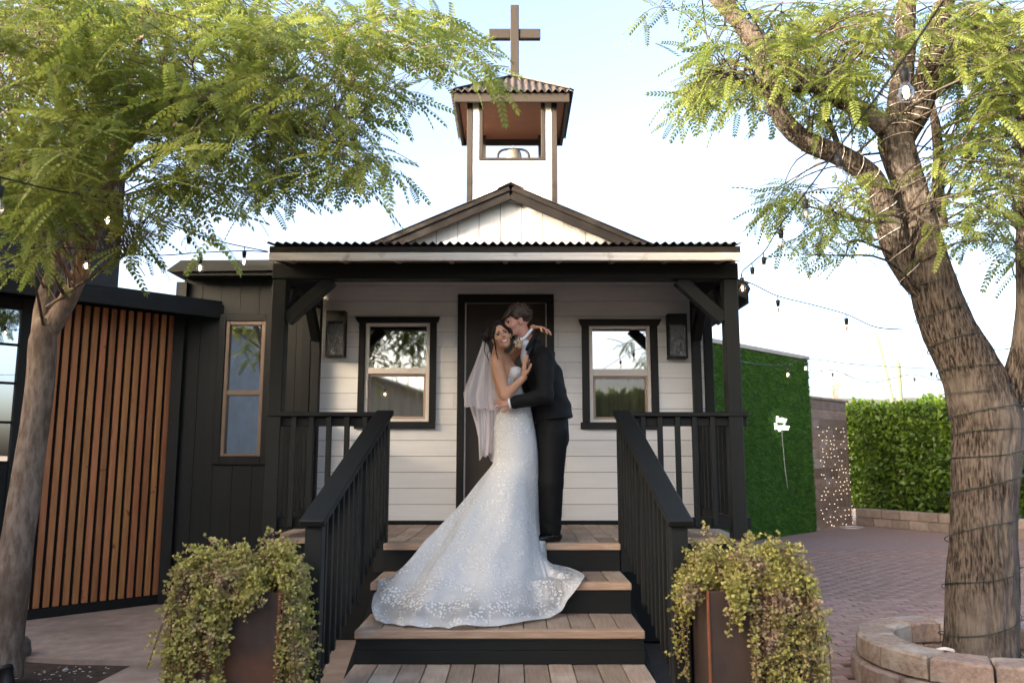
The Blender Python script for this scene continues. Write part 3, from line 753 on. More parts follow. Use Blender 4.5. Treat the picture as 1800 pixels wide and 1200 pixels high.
mobj('pane', [(aw[0] + .03, YA + .02, zm), (aw[1] - .03, YA + .021, zm), (aw[1] - .03, YA + .021, aw[3] - .02), (aw[0] + .03, YA + .02, aw[3] - .02)], [(0, 1, 2, 3)], m_glass_up, wn_)
mobj('pane', [(aw[0] + .03, YA + .03, aw[2] + .02), (aw[1] - .03, YA + .031, aw[2] + .02), (aw[1] - .03, YA + .031, zm), (aw[0] + .03, YA + .03, zm)], [(0, 1, 2, 3)], m_glass_low, wn_)
n = 24; V = []
for i in range(n + 1): V += [(aw[0] - .05 + (aw[1] - aw[0] + .1) * i / n, YA + .22 + .014 * math.sin(i * 1.3), aw[2] - .1), (aw[0] - .05 + (aw[1] - aw[0] + .1) * i / n, YA + .22 + .014 * math.sin(i * 1.3), aw[3])]
mobj('curtain', V, [(2 * i, 2 * i + 2, 2 * i + 3, 2 * i + 1) for i in range(n)], m_curtain, wn_, True)
box('casing', aw[0] - .075, aw[0] - .002, YA - .022, YA - .003, aw[2] - .08, aw[3] + .075, m_black, wn_); box('casing', aw[1] + .002, aw[1] + .075, YA - .022, YA - .003, aw[2] - .08, aw[3] + .075, m_black, wn_)
box('casing', aw[0] - .0015, aw[1] + .0015, YA - .022, YA - .003, aw[3] + .002, aw[3] + .075, m_black, wn_); box('casing', aw[0] - .0015, aw[1] + .0015, YA - .024, YA - .003, aw[2] - .08, aw[2] - .002, m_black, wn_)
# annex roof: low slope, dark fascia
rz = P(400, 457, 7.75).z
prism('roof', [(-3.44, rz - .11), (-3.30, rz - .005), (ax1 + .1, rz + .005), (ax1 + .1, rz - .1), (-3.40, rz - .12)], 7.74, 12, m_black, annex)
prism('fascia', [(-3.3, rz - .15), (ax1 + .1, rz - .145), (ax1 + .1, rz - .1005), (-3.3, rz - .101)], 7.78, 7.99, m_black, annex)
box('corner_board', ax0 - .06, ax0 + .05, YA - .05, YA - .004, 0, 3.2, m_blackv, annex)

# ---- angled wing with the cedar slat panel
wing = empty('slat_clad_wing', tuple(A), 'angled black wing with a panel of vertical cedar slats and a deep dark fascia', 'building')
def wp(s, out, z): 
    q = A + wdir * s + wn * out; return Vector((q.x, q.y, z))
def wbox(name, s0, s1, o0, o1, z0, z1, mat, parent, b=.004):
    c = wp((s0 + s1) / 2, (o0 + o1) / 2, (z0 + z1) / 2)
    m = Matrix.Translation(c) @ Matrix.Rotation(math.atan2(wdir.y, wdir.x), 4, 'Z')
    return link(bpy.data.objects.new(name, box_mesh(name, abs(s1 - s0) / 2, abs(o1 - o0) / 2, (z1 - z0) / 2, mat, b)), parent, m)
def ws(px, py):                       # place along the angled wall for a photograph point
    u = (px - 900) / 1400; v = (600 - py) / 1400; d = Vector((u, _c - v * _s, _s + v * _c)); o = Vector((0, 0, EYE))
    t = (A - o).dot(wn) / d.dot(wn); q = o + d * t
    return (q - A).dot(wdir), q.z
SE = (B - A).length
s_l, zb_l = ws(38, 1072); s_r, zb_r = ws(277, 1043); zt_s = ws(299, 558)[1]
sl_pitch = (s_r - s_l) / 14.65
s_door = s_l - .16
wbox('wall', -2.2, SE, -.2, -.03, 0, 3.0, m_dark, wing)
for k in range(6):
    wbox('siding_board', s_r + .03 + k * .0, s_r + .12, -.029, 0.0, .0, 2.9, m_blackv, wing) if k == 0 else None
wbox('siding_board', s_r + .123, SE + .02, -.029, .003, 0, 2.9, m_blackv, wing)
panel = wbox('slat_panel', s_l - .06, s_r + .028, -.029, -.012, .0, 2.9, m_dark, wing)
zb = (zb_l + zb_r) / 2
for i in range(15):
    s = s_l + i * sl_pitch; wbox('slat', s, s + sl_pitch * .63, -.012, .022, zb, max(zt_s, 2.85), m_slat, panel, .003)
wbox('plinth', s_l - .06, s_r + .029, -.0115, .02, .015, zb - .004, m_black, panel)
# glazed door further along the wing
fz0 = 2.62
sd1 = ws(33, 600)[0]
gd = wbox('glazed_door', sd1 - 1.3, sd1 + .14, -.029, -.022, 0, .25, m_black, wing)
wbox('door_frame', sd1, sd1 + .13, -.0215, .03, 0, 2.85, m_blackv, gd); wbox('door_frame', sd1 - .85, sd1 - .0005, -.0215, .026, fz0 + .12, 2.85, m_black, gd)
zr = [ws(15, y_)[1] for y_ in (537, 605, 673, 742, 812)]
for z_ in zr: wbox('muntin', sd1 - .85, sd1 - .001, -.0215, .012, z_ - .011, z_ + .011, m_black, gd, .002)
for k in range(4):
    z_a, z_b = zr[k + 1] + .011, zr[k] - .011
    c4 = [wp(sd1 - .85, -.006, z_a), wp(sd1 - .001, -.006, z_a), wp(sd1 - .001, -.006, z_b), wp(sd1 - .85, -.006, z_b)]
    mobj('pane', c4, [(0, 1, 2, 3)], m_glass_door, gd)
wbox('door_panel', sd1 - .85, sd1 - .001, -.0215, .008, .25, zr[-1] - .012, m_black, gd)
# fascia and roof of the wing
zf0, zf1 = P(365, 560, 8.0).z, P(365, 543, 8.0).z + .02
wbox('fascia', -2.6, SE + .38, .30, .335, zf0, zf1 + .02, m_black, wing); wbox('soffit', -2.6, SE + .38, -.03, .2995, zf0 + .06, zf0 + .08, m_black, wing)
wbox('roof', -2.6, SE + .35, -2.4, .32, zf1 + .0205, zf1 + .06, m_black, wing)
# taller dark block behind
tall = empty('dark_building_block', (-6.5, 11, 0), 'tall plain black building block behind the slat wing, half hidden by feathery leaves', 'building')
st_ = ws(215, 400)[0] * 1.0; tz = P(215, 312, 10).z
q0 = P(215, 400, 10.0); s1 = (q0 - A).dot(wdir); o1 = (q0 - A).dot(wn)
wbox('wall', s1 - 4.5, s1, o1 - 2.5, o1, 0, tz, m_blackv, tall); wbox('parapet_cap', s1 - 4.52, s1 + .02, o1 - 2.52, o1 + .02, tz + .0005, tz + .05, m_black, tall)
# ================================================================ RIGHT SIDE: TURF WALL, FENCE, BORDER, HEDGE
def line_frame(a, b):
    a, b = Vector(a), Vector(b); d = (b - a).normalized(); return a, d, Vector((d.y, -d.x, 0)), (b - a).length
def lbox(fr, name, s0, s1, o0, o1, z0, z1, mat, parent, b=.004):
    a, d, n, L = fr
    c = a + d * ((s0 + s1) / 2) + n * ((o0 + o1) / 2); c.z = (z0 + z1) / 2
    m = Matrix.Translation(c) @ Matrix.Rotation(math.atan2(d.y, d.x), 4, 'Z')
    return link(bpy.data.objects.new(name, box_mesh(name, abs(s1 - s0) / 2, abs(o1 - o0) / 2, (z1 - z0) / 2, mat, b)), parent, m)
ga = Vector((3.2, 13.0, 0)); gb = Vector((5.81, 15.55, 0))
gf = line_frame(ga, gb); GTOP = 3.30
turf = empty('turf_wall', tuple((ga + gb) / 2), 'tall green artificial turf backdrop panel behind the porch on the right', 'turf wall')
lbox(gf, 'backing', 0, gf[3], -.06, 0, .01, GTOP, m_turfback, turf)
lbox(gf, 'top_board', -.02, gf[3] + .02, -.08, .035, GTOP + .001, GTOP + .075, m_post, turf)
n = 26000
s_ = rng.random(n) * gf[3]; z_ = .02 + rng.random(n) * (GTOP - .03)
base = np.array(gf[0])[None] + s_[:, None] * np.array(gf[1])[None]; base[:, 2] = z_
dirv = np.array(gf[2])[None] * rng.uniform(.5, 1, (n, 1)) + np.array(gf[1])[None] * rng.normal(0, .55, (n, 1)); dirv[:, 2] += rng.normal(-.25, .5, n)
dirv /= np.linalg.norm(dirv, axis=1)[:, None]
ln = rng.uniform(.035, .075, n); side = np.cross(dirv, rng.normal(0, 1, (n, 3))); side /= np.linalg.norm(side, axis=1)[:, None]
V = np.stack([base - side * .008, base + side * .008, base + dirv * ln[:, None]], 1).reshape(-1, 3)
tag(mobj('turf_blades', V, np.arange(3 * n).reshape(-1, 3), m_turf, turf), kind='stuff')
# neon sign
def text_mesh(body, size, ext):
    cu = bpy.data.curves.new('txt', 'FONT'); cu.body = body; cu.size = size; cu.extrude = ext; cu.bevel_depth = .002; cu.align_x = 'CENTER'; cu.space_line = .85; cu.shear = .2
    o = bpy.data.objects.new('txt', cu); COL.objects.link(o); dg = bpy.context.evaluated_depsgraph_get()
    me = bpy.data.meshes.new_from_object(o.evaluated_get(dg)); bpy.data.objects.remove(o); return me
me = text_mesh('Better\nTogether', .20, .008); me.materials.clear(); me.materials.append(m_neon)
sp = P(1368, 745, 14.55); sgo = (sp - gf[0]).dot(gf[1])
q = gf[0] + gf[1] * sgo + gf[2] * .10
rotn = Matrix.Rotation(math.atan2(gf[1].y, gf[1].x), 4, 'Z') @ Matrix.Rotation(R(90), 4, 'X')
neon = empty('neon_sign', (q.x, q.y, sp.z), 'small lit white script neon sign hung on the green turf wall', 'sign')
for k, (word, dz) in enumerate((('Better', .03), ('Together', -.10))):
    me = text_mesh(word, .15, .005); me.materials.clear(); me.materials.append(m_neon); me.name = 'neon_word'
    link(bpy.data.objects.new('neon_word', me), neon, Matrix.Translation((q.x, q.y, sp.z + dz)) @ rotn)
tube('power_cord', smooth_path([(q.x, q.y, sp.z - .12), (q.x + .04, q.y + .05, sp.z - .7), (q.x + .09, q.y + .1, sp.z - 1.15)]), .005, m_strip, neon, 5)
# fence
fa = Vector((5.83, 15.57, 0)); fb = Vector((7.05, 16.85, 0)); ff = line_frame(fa, fb)
fence = empty('plank_fence', tuple((fa + fb) / 2), 'weathered horizontal plank fence running from the turf wall to the hedge', 'fence')
FT = 2.55; nb = 13
for k in range(nb):
    z0 = .03 + k * (FT - .03) / nb
    cuts = [0, random.uniform(.35, .75) * ff[3], ff[3]] if k % 2 else [0, ff[3]]
    for i in range(len(cuts) - 1): lbox(ff, 'fence_board', cuts[i] + .002, cuts[i + 1] - .002, -.03 + random.uniform(-.006, .006), .0, z0 + .0015, z0 + (FT - .03) / nb - .0015, m_fence, fence)
lbox(ff, 'joint_light_stop', 0, ff[3], -.045, -.037, .03, FT - .01, m_dark, fence)  # dark sheet added to stop bright background showing through the joints
lbox(ff, 'cap_rail', -.01, ff[3] + .05, -.06, .03, FT + .001, FT + .05, m_fence, fence)
for s in (.06, ff[3] - .1): lbox(ff, 'fence_post', s - .05, s + .05, -.14, -.04, 0, FT, m_fence, fence)
# fence seen between chapel corner and porch post
fg = line_frame((2.05, 11.9, 0), (3.15, 12.95, 0)); fence3 = empty('plank_fence', (2.6, 12.4, 0), 'weathered plank fence glimpsed between chapel corner and right porch post', 'fence')
for k in range(10):
    lbox(fg, 'fence_board', 0, fg[3], -.03, random.uniform(-.004, .004), .05 + k * .2, .243 + k * .2, m_fence, fence3)
lbox(fg, 'fence_post', fg[3] - .26, fg[3] - .02, -.1, .05, 0, 3.3, m_post, fence3)
# fairy light curtain on the fence
fl = empty('fairy_light_curtain', tuple((fa + fb) / 2 + ff[2] * .06), 'curtain of tiny warm fairy lights hanging in front of the plank fence', 'string lights')
pts = []
for k in range(9):
    s = .18 + k * (ff[3] - .3) / 8; q0 = fa + ff[1] * s + ff[2] * .05
    col = []
    for j in range(24):
        zz = 2.0 - j * .083 + random.uniform(-.02, .02)
        if zz < .05: break
        col.append((q0.x + random.uniform(-.02, .02), q0.y + random.uniform(-.02, .02), zz))
        if random.random() < .5: pts.append(col[-1])
    tube('light_wire', col, .0022, m_greencable, fl, 4)
ov = np.array([(1, 0, 0), (-1, 0, 0), (0, 1, 0), (0, -1, 0), (0, 0, 1), (0, 0, -1)]) * .0085
of = np.array([(0, 2, 4), (2, 1, 4), (1, 3, 4), (3, 0, 4), (2, 0, 5), (1, 2, 5), (3, 1, 5), (0, 3, 5)])
C = np.array(pts); V = (C[:, None] + ov[None]).reshape(-1, 3); F = (np.arange(len(C))[:, None, None] * 6 + of[None]).reshape(-1, 3)
tag(mobj('tiny_bulbs', V, F, m_fairy, fl), kind='stuff')
pile = [(6.75 + .25 * math.cos(i * .9) * (1 - i / 30), 16.2 + .18 * math.sin(i * .9), .035 + .01 * math.sin(i)) for i in range(26)]
tube('spare_wire', smooth_path(pile, 3), .004, m_strip, fl, 4)
# block border and hedge
ba = Vector((7.12, 16.85, 0)); bb = Vector((11.2, 9.6, 0)); bf = line_frame(ba, bb)
border = empty('block_border', tuple(ba), 'low two-course grey block border in front of the hedge', 'retaining wall')
for c in range(2):
    s = -(.2 if c else 0)
    while s < bf[3]:
        lbox(bf, 'border_block', max(s, 0) + .004, s + .396, -.26, random.uniform(-.012, .012), .018 + c * .175, .018 + c * .175 + .17, m_farblock, border, .012); s += .4
bedr = struct(slab('hedge_bed', [tuple((ba - bf[2] * .27).xy), tuple((bb - bf[2] * .27).xy), tuple((bb - bf[2] * 3).xy), tuple((ba - bf[2] * 3).xy)], -.05, .30, m_soil))
def hedge(name, fr, s0, s1, o0, o1, z0, z1, n, label, leaf=.075):
    t = empty(name, tuple(fr[0] + fr[1] * ((s0 + s1) / 2) - fr[2] * .8), label, 'hedge')
    # solid core; shade deep in the hedge is put into its dark colour
    core = lbox(fr, 'shade_core', s0 + .14, s1 - .14, o0 + .14, o1 - .16, z0 - .03, z1 - .14, m_hedge_core, t, .15)
    u = rng.random(n); which = rng.random(n); s = s0 + rng.random(n) * (s1 - s0); z = z0 + rng.random(n) ** .9 * (z1 - z0); o = np.full(n, o1)
    top = which > .72; o[top] = o0 + rng.random(top.sum()) * (o1 - o0); z[top] = z1
    end = which < .10; s[end] = s0; o[end] = o0 + rng.random(end.sum()) * (o1 - o0)
    depth = np.abs(rng.normal(0, .10, n))
    lump = np.array([mnoise.noise(Vector((a * 2.1, b * 2.3, c * 2.3))) + .6 * mnoise.noise(Vector((a * 5.1, b * 5.3, c * 5.3))) for a, b, c in zip(s, o, z)])
    pos = np.array(fr[0])[None] + s[:, None] * np.array(fr[1])[None] + o[:, None] * np.array(fr[2])[None]; pos[:, 2] = z
    nrm = np.tile(np.array(fr[2])[None], (n, 1)); nrm[top] = (0, 0, 1); nrm[end] = -np.array(fr[1])
    pos += nrm * (lump * .16 - depth)[:, None]
    leaf_quads(t, 'foliage', pos, nrm, leaf, m_hedge)
    for k in range(5):
        q = fr[0] + fr[1] * (s0 + .3 + k * (s1 - s0) / 5) + fr[2] * (o0 + .35); tube('stem', [(q.x, q.y, .25), (q.x + .05, q.y, z0 + .3)], [.05, .035], m_bark_l, t, 7)
m_hedge_core = M('painted_hedge_shade', (.014, .028, .005), (.026, .045, .008), .9, 30, bump=1, bdist=.05)  # darkened leaf green that stands for shade inside the hedge
def leaf_quads(t, name, pos, nrm, size, mat, stuff=True):
    n = len(pos); d = rng.normal(0, 1, (n, 3)) + nrm * .8; d /= np.linalg.norm(d, axis=1)[:, None]
    sd_ = np.cross(d, rng.normal(0, 1, (n, 3))); sd_ /= np.linalg.norm(sd_, axis=1)[:, None]
    L = size * rng.uniform(.7, 1.3, (n, 1))
    V = np.stack([pos, pos + d * L * .5 + sd_ * L * .28, pos + d * L, pos + d * L * .5 - sd_ * L * .28], 1).reshape(-1, 3)
    o = mobj(name, V, np.arange(4 * n).reshape(-1, 4), mat, t)
    return tag(o, kind='stuff')
hedge('hedge', bf, -1.15, 6.2, -1.9, -.36, .34, 2.52, 21000, 'dense clipped green hedge behind the block border on the right', .10)
rf = line_frame((9.5, -7.5, 0), (.8, -9.5, 0))
hedge('added_dark_screen', rf, 0, 8.5, -2.5, -.3, .2, 3.3, 3500, 'unseen shrub screen added behind the viewer to darken the right window reflection', .30)  # added so the right window mirrors less bright sky
# distant saguaros and a bare shrub on the slope
def saguaro(px, py0, Y, r, label, lean=0):
    top = P(px, py0, Y); b_ = Vector((top.x + lean, Y, 0))
    t = empty('saguaro', tuple(b_), label, 'cactus', 'far cacti above the hedge')
    tube('stem', smooth_path([b_, b_ + (top - b_) * .5 + Vector((.1 * lean, 0, 0)), top], 8), [r * .8] + [r] * 14 + [r * .7, r * .3], m_cactus, t, 12)
saguaro(1537, 574, 60, .15, 'tall thin leaning saguaro above the hedge, the taller one', 1.6)
saguaro(1577, 628, 62, .21, 'shorter upright saguaro above the hedge, right of the leaning one', 0)
oc = empty('bare_shrub', (33, 62, 0), 'bare wispy desert shrub above the fence, far behind', 'shrub')
for k in range(16):
    q = P(1468 + random.uniform(-6, 6), 700, 62); e = P(1468 + random.uniform(-45, 55), random.uniform(625, 670), 62)
    tube('branch', smooth_path([(q.x, q.y, .0), q + Vector((0, 0, .4)), (q + e) / 2 + Vector((random.uniform(-.3, .3), 0, .2)), e], 3), .02, m_bark_l, oc, 4)

# ================================================================ STONE RING
ring = empty('stone_tree_ring', (RCX, RCY, 0), 'round two-course ring of tan retaining blocks around the right tree', 'planter ring')
def wedge(name, r0, r1, a0, a1, z0, z1, mat, parent, ch=.014):
    def ringpts(r0, r1, a0, a1, z, k=4):
        o = [(RCX + r1 * math.cos(a0 + (a1 - a0) * i / k), RCY + r1 * math.sin(a0 + (a1 - a0) * i / k), z) for i in range(k + 1)]
        o += [(RCX + r0 * math.cos(a1 - (a1 - a0) * i / k), RCY + r0 * math.sin(a1 - (a1 - a0) * i / k), z) for i in range(k + 1)]
        return o
    da = ch / r1
    bulge = random.uniform(0, .012)
    A_ = ringpts(r0 + ch, r1 - ch, a0 + da, a1 - da, z0); B_ = ringpts(r0, r1 + bulge, a0, a1, z0 + ch); C_ = ringpts(r0, r1 + bulge * .6, a0, a1, z1 - ch); D_ = ringpts(r0 + ch, r1 - ch, a0 + da * 1.5, a1 - da * 1.5, z1)
    n = len(A_); V = A_ + B_ + C_ + D_; V = [(x + random.uniform(-.004, .004), y + random.uniform(-.004, .004), z + random.uniform(-.003, .003)) for x, y, z in V]
    F = [tuple(range(n - 1, -1, -1)), tuple(range(3 * n, 4 * n))]
    for l in range(3): F += [(l * n + i, l * n + (i + 1) % n, (l + 1) * n + (i + 1) % n, (l + 1) * n + i) for i in range(n)]
    cx = sum(v[0] for v in V) / len(V); cy = sum(v[1] for v in V) / len(V); cz = sum(v[2] for v in V) / len(V)
    V = [(x - cx, y - cy, z - cz) for x, y, z in V]
    return mobj(name, V, F, mat, parent, False, Matrix.Translation((cx, cy, cz)) @ Matrix.Rotation(random.uniform(-.015, .015), 4, 'Z'))
nb = 14
for c in range(2):
    for k in range(nb):
        a0 = (k + .5 * c) * 2 * math.pi / nb + .008; a1 = a0 + 2 * math.pi / nb - .02
        wedge('ring_block', .52 - .01 * c, .775 - .035 * c, a0, a1, .004 + c * .148, .004 + c * .148 + .144, m_block, ring)
struct(slab('ring_soil', [(RCX + .515 * math.cos(i * .2618), RCY + .515 * math.sin(i * .2618)) for i in range(24)], -.05, .09, m_soil))
tube('drip_hose', smooth_path([(2.58, 5.3, .08), (2.62, 5.25, .2), (2.72, 5.22, .25), (2.85, 5.22, .2)]), .011, m_strip, ring, 7)

# ================================================================ TREES
def leaf_template(npair=9):
    Q = []
    def rp(t): return np.array([t, 0, -.20 * t * t])
    for i in range(npair):
        t = .13 + .84 * i / (npair - 1); b = rp(t)
        Ls = .18 * (1 - .35 * abs(i / (npair - 1) - .4)); W = .042
        for sg in (-1, 1):
            a = R(62 - 22 * i / npair); d = np.array([math.cos(a), sg * math.sin(a), -.22 - .15 * t]); d /= np.linalg.norm(d)
            sv = np.array([math.sin(a), -sg * math.cos(a), .0]) * W
            Q += [b, b + d * Ls * .5 + sv, b + d * Ls, b + d * Ls * .5 - sv]
    b = rp(1.0); d = np.array([.75, 0, -.6]); Q += [b, b + d * .07 + np.array([0, .026, 0]), b + d * .14, b + d * .07 - np.array([0, .026, 0])]
    for i in range(3):
        a, b = rp(i / 3), rp((i + 1) / 3); wv = np.array([0, .006, 0]); Q += [a - wv, a + wv, b + wv, b - wv]
    return np.array(Q)
LT = leaf_template()
def pinnate(name, base, d, up, L, mat, parent):
    base = np.array(base); d = np.array(d); up = np.array(up); L = np.array(L)
    d /= np.linalg.norm(d, axis=1)[:, None]; s = np.cross(up, d); s /= np.linalg.norm(s, axis=1)[:, None] + 1e-9; u = np.cross(d, s)
    V = base[:, None] + L[:, None, None] * (LT[None, :, 0:1] * d[:, None] + LT[None, :, 1:2] * s[:, None] + LT[None, :, 2:3] * u[:, None])
    V = V.reshape(-1, 3) 
    return tag(mobj(name, V, np.arange(len(V)).reshape(-1, 4), mat, parent), kind='stuff')
def furrow(freq, amp, along):
    def f(a, ln, r):
        q = Vector((math.cos(a) * freq, math.sin(a) * freq, ln * along))
        v = mnoise.noise(q); w_ = mnoise.noise(q * 2.3 + Vector((9, 2, 4)))
        return r * amp * (1 - 2 * abs(v)) + r * amp * .5 * w_ + r * .10 * mnoise.noise(Vector((math.cos(a) * .9, math.sin(a) * .9, ln * 2.5 + 7)))
    return f
def build_tree(name, label, limbs, ellipses, Yr, leafmat, barkmat, leafL, seg, disp, nleaf=8, seed=1, dens=1.):
    random.seed(seed)
    b0 = limbs[0][0][0]
    t = empty(name, (b0[0], b0[1], 0), label, 'tree')
    nodes = []
    for k, (pts, rad) in enumerate(limbs):
        sub = 14 if k < 2 else 9
        sp_ = smooth_path(pts, sub); rr = smooth_vals(rad, sub)
        tube('trunk' if k == 0 else 'limb', sp_, rr, barkmat, t, seg if rad[0] > .05 else 12, disp)
        nodes += [(p, r) for p, r in zip(sp_, rr) if r < .12]
    NP = np.array([tuple(p) for p, r in nodes])
    tv, tf = [], []; lb, ld, lu, lL = [], [], [], []
    for (cx, cy, rx, ry, n) in ellipses:
        for _ in range(int(n * dens)):
            while True:
                a, b = random.uniform(-1, 1), random.uniform(-1, 1)
                if a * a + b * b < 1: break
            Y = random.uniform(*Yr); C = P(cx + a * rx, cy + b * ry, Y)
            dd = NP - np.array(C); dist = np.linalg.norm(dd * np.array([1, 1, .9]), axis=1) + np.maximum(0, NP[:, 2] - C.z) * .8
            near = np.nonzero(dist < dist.min() * 1.2 + .07)[0]; j = int(near[random.randrange(len(near))]) ; N = nodes[j][0]
            d = C - N; Ld = d.length
            out = Vector((d.x, d.y, 0))
            if out.length < 1e-3: out = Vector((random.uniform(-1, 1), random.uniform(-1, 1), 0))
            out.normalize()
            mid = N + d * .5 + Vector((random.uniform(-.1, .1), random.uniform(-.1, .1), .10 * Ld + .03))
            tip = C + out * random.uniform(.08, .2) + Vector((random.uniform(-.1, .1), random.uniform(-.1, .1), random.uniform(-.16, .0)))
            path = smooth_path([N, mid, C, tip], 4)
            r0 = min(.012, nodes[j][1] * .5, .004 + .006 * Ld); v, f = tube_data(path, [r0 * (1 - .8 * i / (len(path) - 1)) for i in range(len(path))], 4, close=False)
            o = len(tv); tv += v; tf += [tuple(o + i for i in q) for q in f]
            nl = random.randint(nleaf - 2, nleaf + 2)
            for q in range(nl):
                f_ = .45 + .55 * (q + .5) / nl; idx = f_ * (len(path) - 1); i0 = min(int(idx), len(path) - 2)
                p = path[i0] + (path[i0 + 1] - path[i0]) * (idx - i0); td = (path[i0 + 1] - path[i0]).normalized()
                side_ = td.cross(Vector((0, 0, 1))); side_ = side_.normalized() if side_.length > .01 else Vector((1, 0, 0))
                sg = 1 if q % 2 else -1
                dv = td * random.uniform(.3, .9) + side_ * sg * random.uniform(.5, 1.0) + Vector((random.uniform(-.3, .3), random.uniform(-.3, .3), random.uniform(-.55, .35)))
                lb.append(tuple(p)); ld.append(tuple(dv)); lu.append((random.uniform(-.45, .45), random.uniform(-.45, .45), 1)); lL.append(leafL * random.uniform(.7, 1.2))
    tag(mobj('twigs', tv, tf, barkmat, t, True), kind='stuff')
    pinnate('crown', lb, ld, lu, lL, leafmat, t)
    return t
def lim(*q):   # (px, py, Y, radius)
    return [P(a, b, y) for a, b, y, r in q], [r for a, b, y, r in q]
tl = [lim((0, 1190, 5.30, .135), (8, 1120, 5.32, .115), (30, 960, 5.35, .098), (55, 790, 5.4, .088), (72, 660, 5.4, .086), (76, 600, 5.4, .088), (82, 560, 5.4, .062)),
      lim((78, 590, 5.4, .07), (115, 535, 5.42, .06), (148, 460, 5.45, .052), (172, 390, 5.45, .048), (192, 315, 5.45, .05), (205, 250, 5.45, .042), (222, 160, 5.4, .034), (243, 70, 5.3, .028), (258, -20, 5.2, .02), (275, -110, 5.1, .008)),
      lim((72, 590, 5.42, .06), (78, 530, 5.5, .055), (100, 470, 5.6, .05), (130, 425, 5.7, .044), (160, 380, 5.9, .036), (180, 300, 6.1, .026), (170, 200, 6.3, .018), (150, 90, 6.5, .008)),
      lim((105, 465, 5.6, .03), (85, 400, 5.6, .026), (60, 330, 5.5, .022), (30, 250, 5.4, .017), (5, 150, 5.2, .008)),
      lim((198, 292, 5.45, .034), (225, 258, 5.4, .028), (262, 205, 5.3, .022), (285, 110, 5.1, .016), (300, 20, 4.9, .008)),
      lim((205, 325, 5.45, .022), (250, 285, 5.5, .018), (330, 240, 5.6, .015), (430, 195, 5.7, .011), (520, 170, 5.8, .005)),
      lim((222, 255, 5.4, .026), (300, 205, 5.6, .022), (390, 145, 5.8, .019), (470, 95, 6.0, .016), (560, 75, 6.1, .012), (640, 60, 6.1, .008), (740, 50, 6.0, .004)),
      lim((262, 205, 5.3, .016), (370, 235, 5.0, .013), (470, 230, 4.9, .010), (560, 245, 4.9, .007), (640, 265, 5.0, .004)),
      lim((215, 180, 5.4, .018), (150, 120, 5.0, .014), (70, 95, 4.6, .010), (-20, 90, 4.3, .005)),
      lim((243, 70, 5.3, .018), (330, 20, 5.0, .014), (430, -10, 4.8, .010), (560, -30, 4.8, .005)),
      lim((82, 540, 5.4, .012), (200, 460, 5.2, .010), (245, 440, 5.1, .005))]
el = [(120, 50, 170, 90, 95), (330, 70, 170, 100, 84), (520, 90, 130, 85, 52), (660, 60, 90, 50, 20), (730, 40, 70, 45, 12), (770, 80, 55, 40, 10), (815, 110, 35, 25, 6), (90, 190, 130, 80, 70), (260, 190, 120, 80, 55), (420, 200, 120, 75, 42),
      (560, 190, 110, 60, 24), (660, 160, 60, 30, 8), (640, 285, 80, 30, 13), (520, 285, 90, 40, 22), (400, 300, 90, 45, 17), (310, 320, 60, 45, 15), (90, 320, 115, 60, 60), (150, 385, 90, 35, 9), (40, 425, 50, 35, 8), (340, 385, 40, 30, 4), (470, 340, 40, 20, 4), (230, 440, 30, 25, 4), (-100, 150, 110, 220, 60)]
build_tree('feathery_tree', 'slender feathery-leaved tree with smooth tan forked trunk before the slat wall', tl, el, (3.6, 5.75), m_leaf_l, m_bark_l, .235, 24, furrow(2.2, .035, 2.0), 6, 3, 1.05)
TY = 5.3
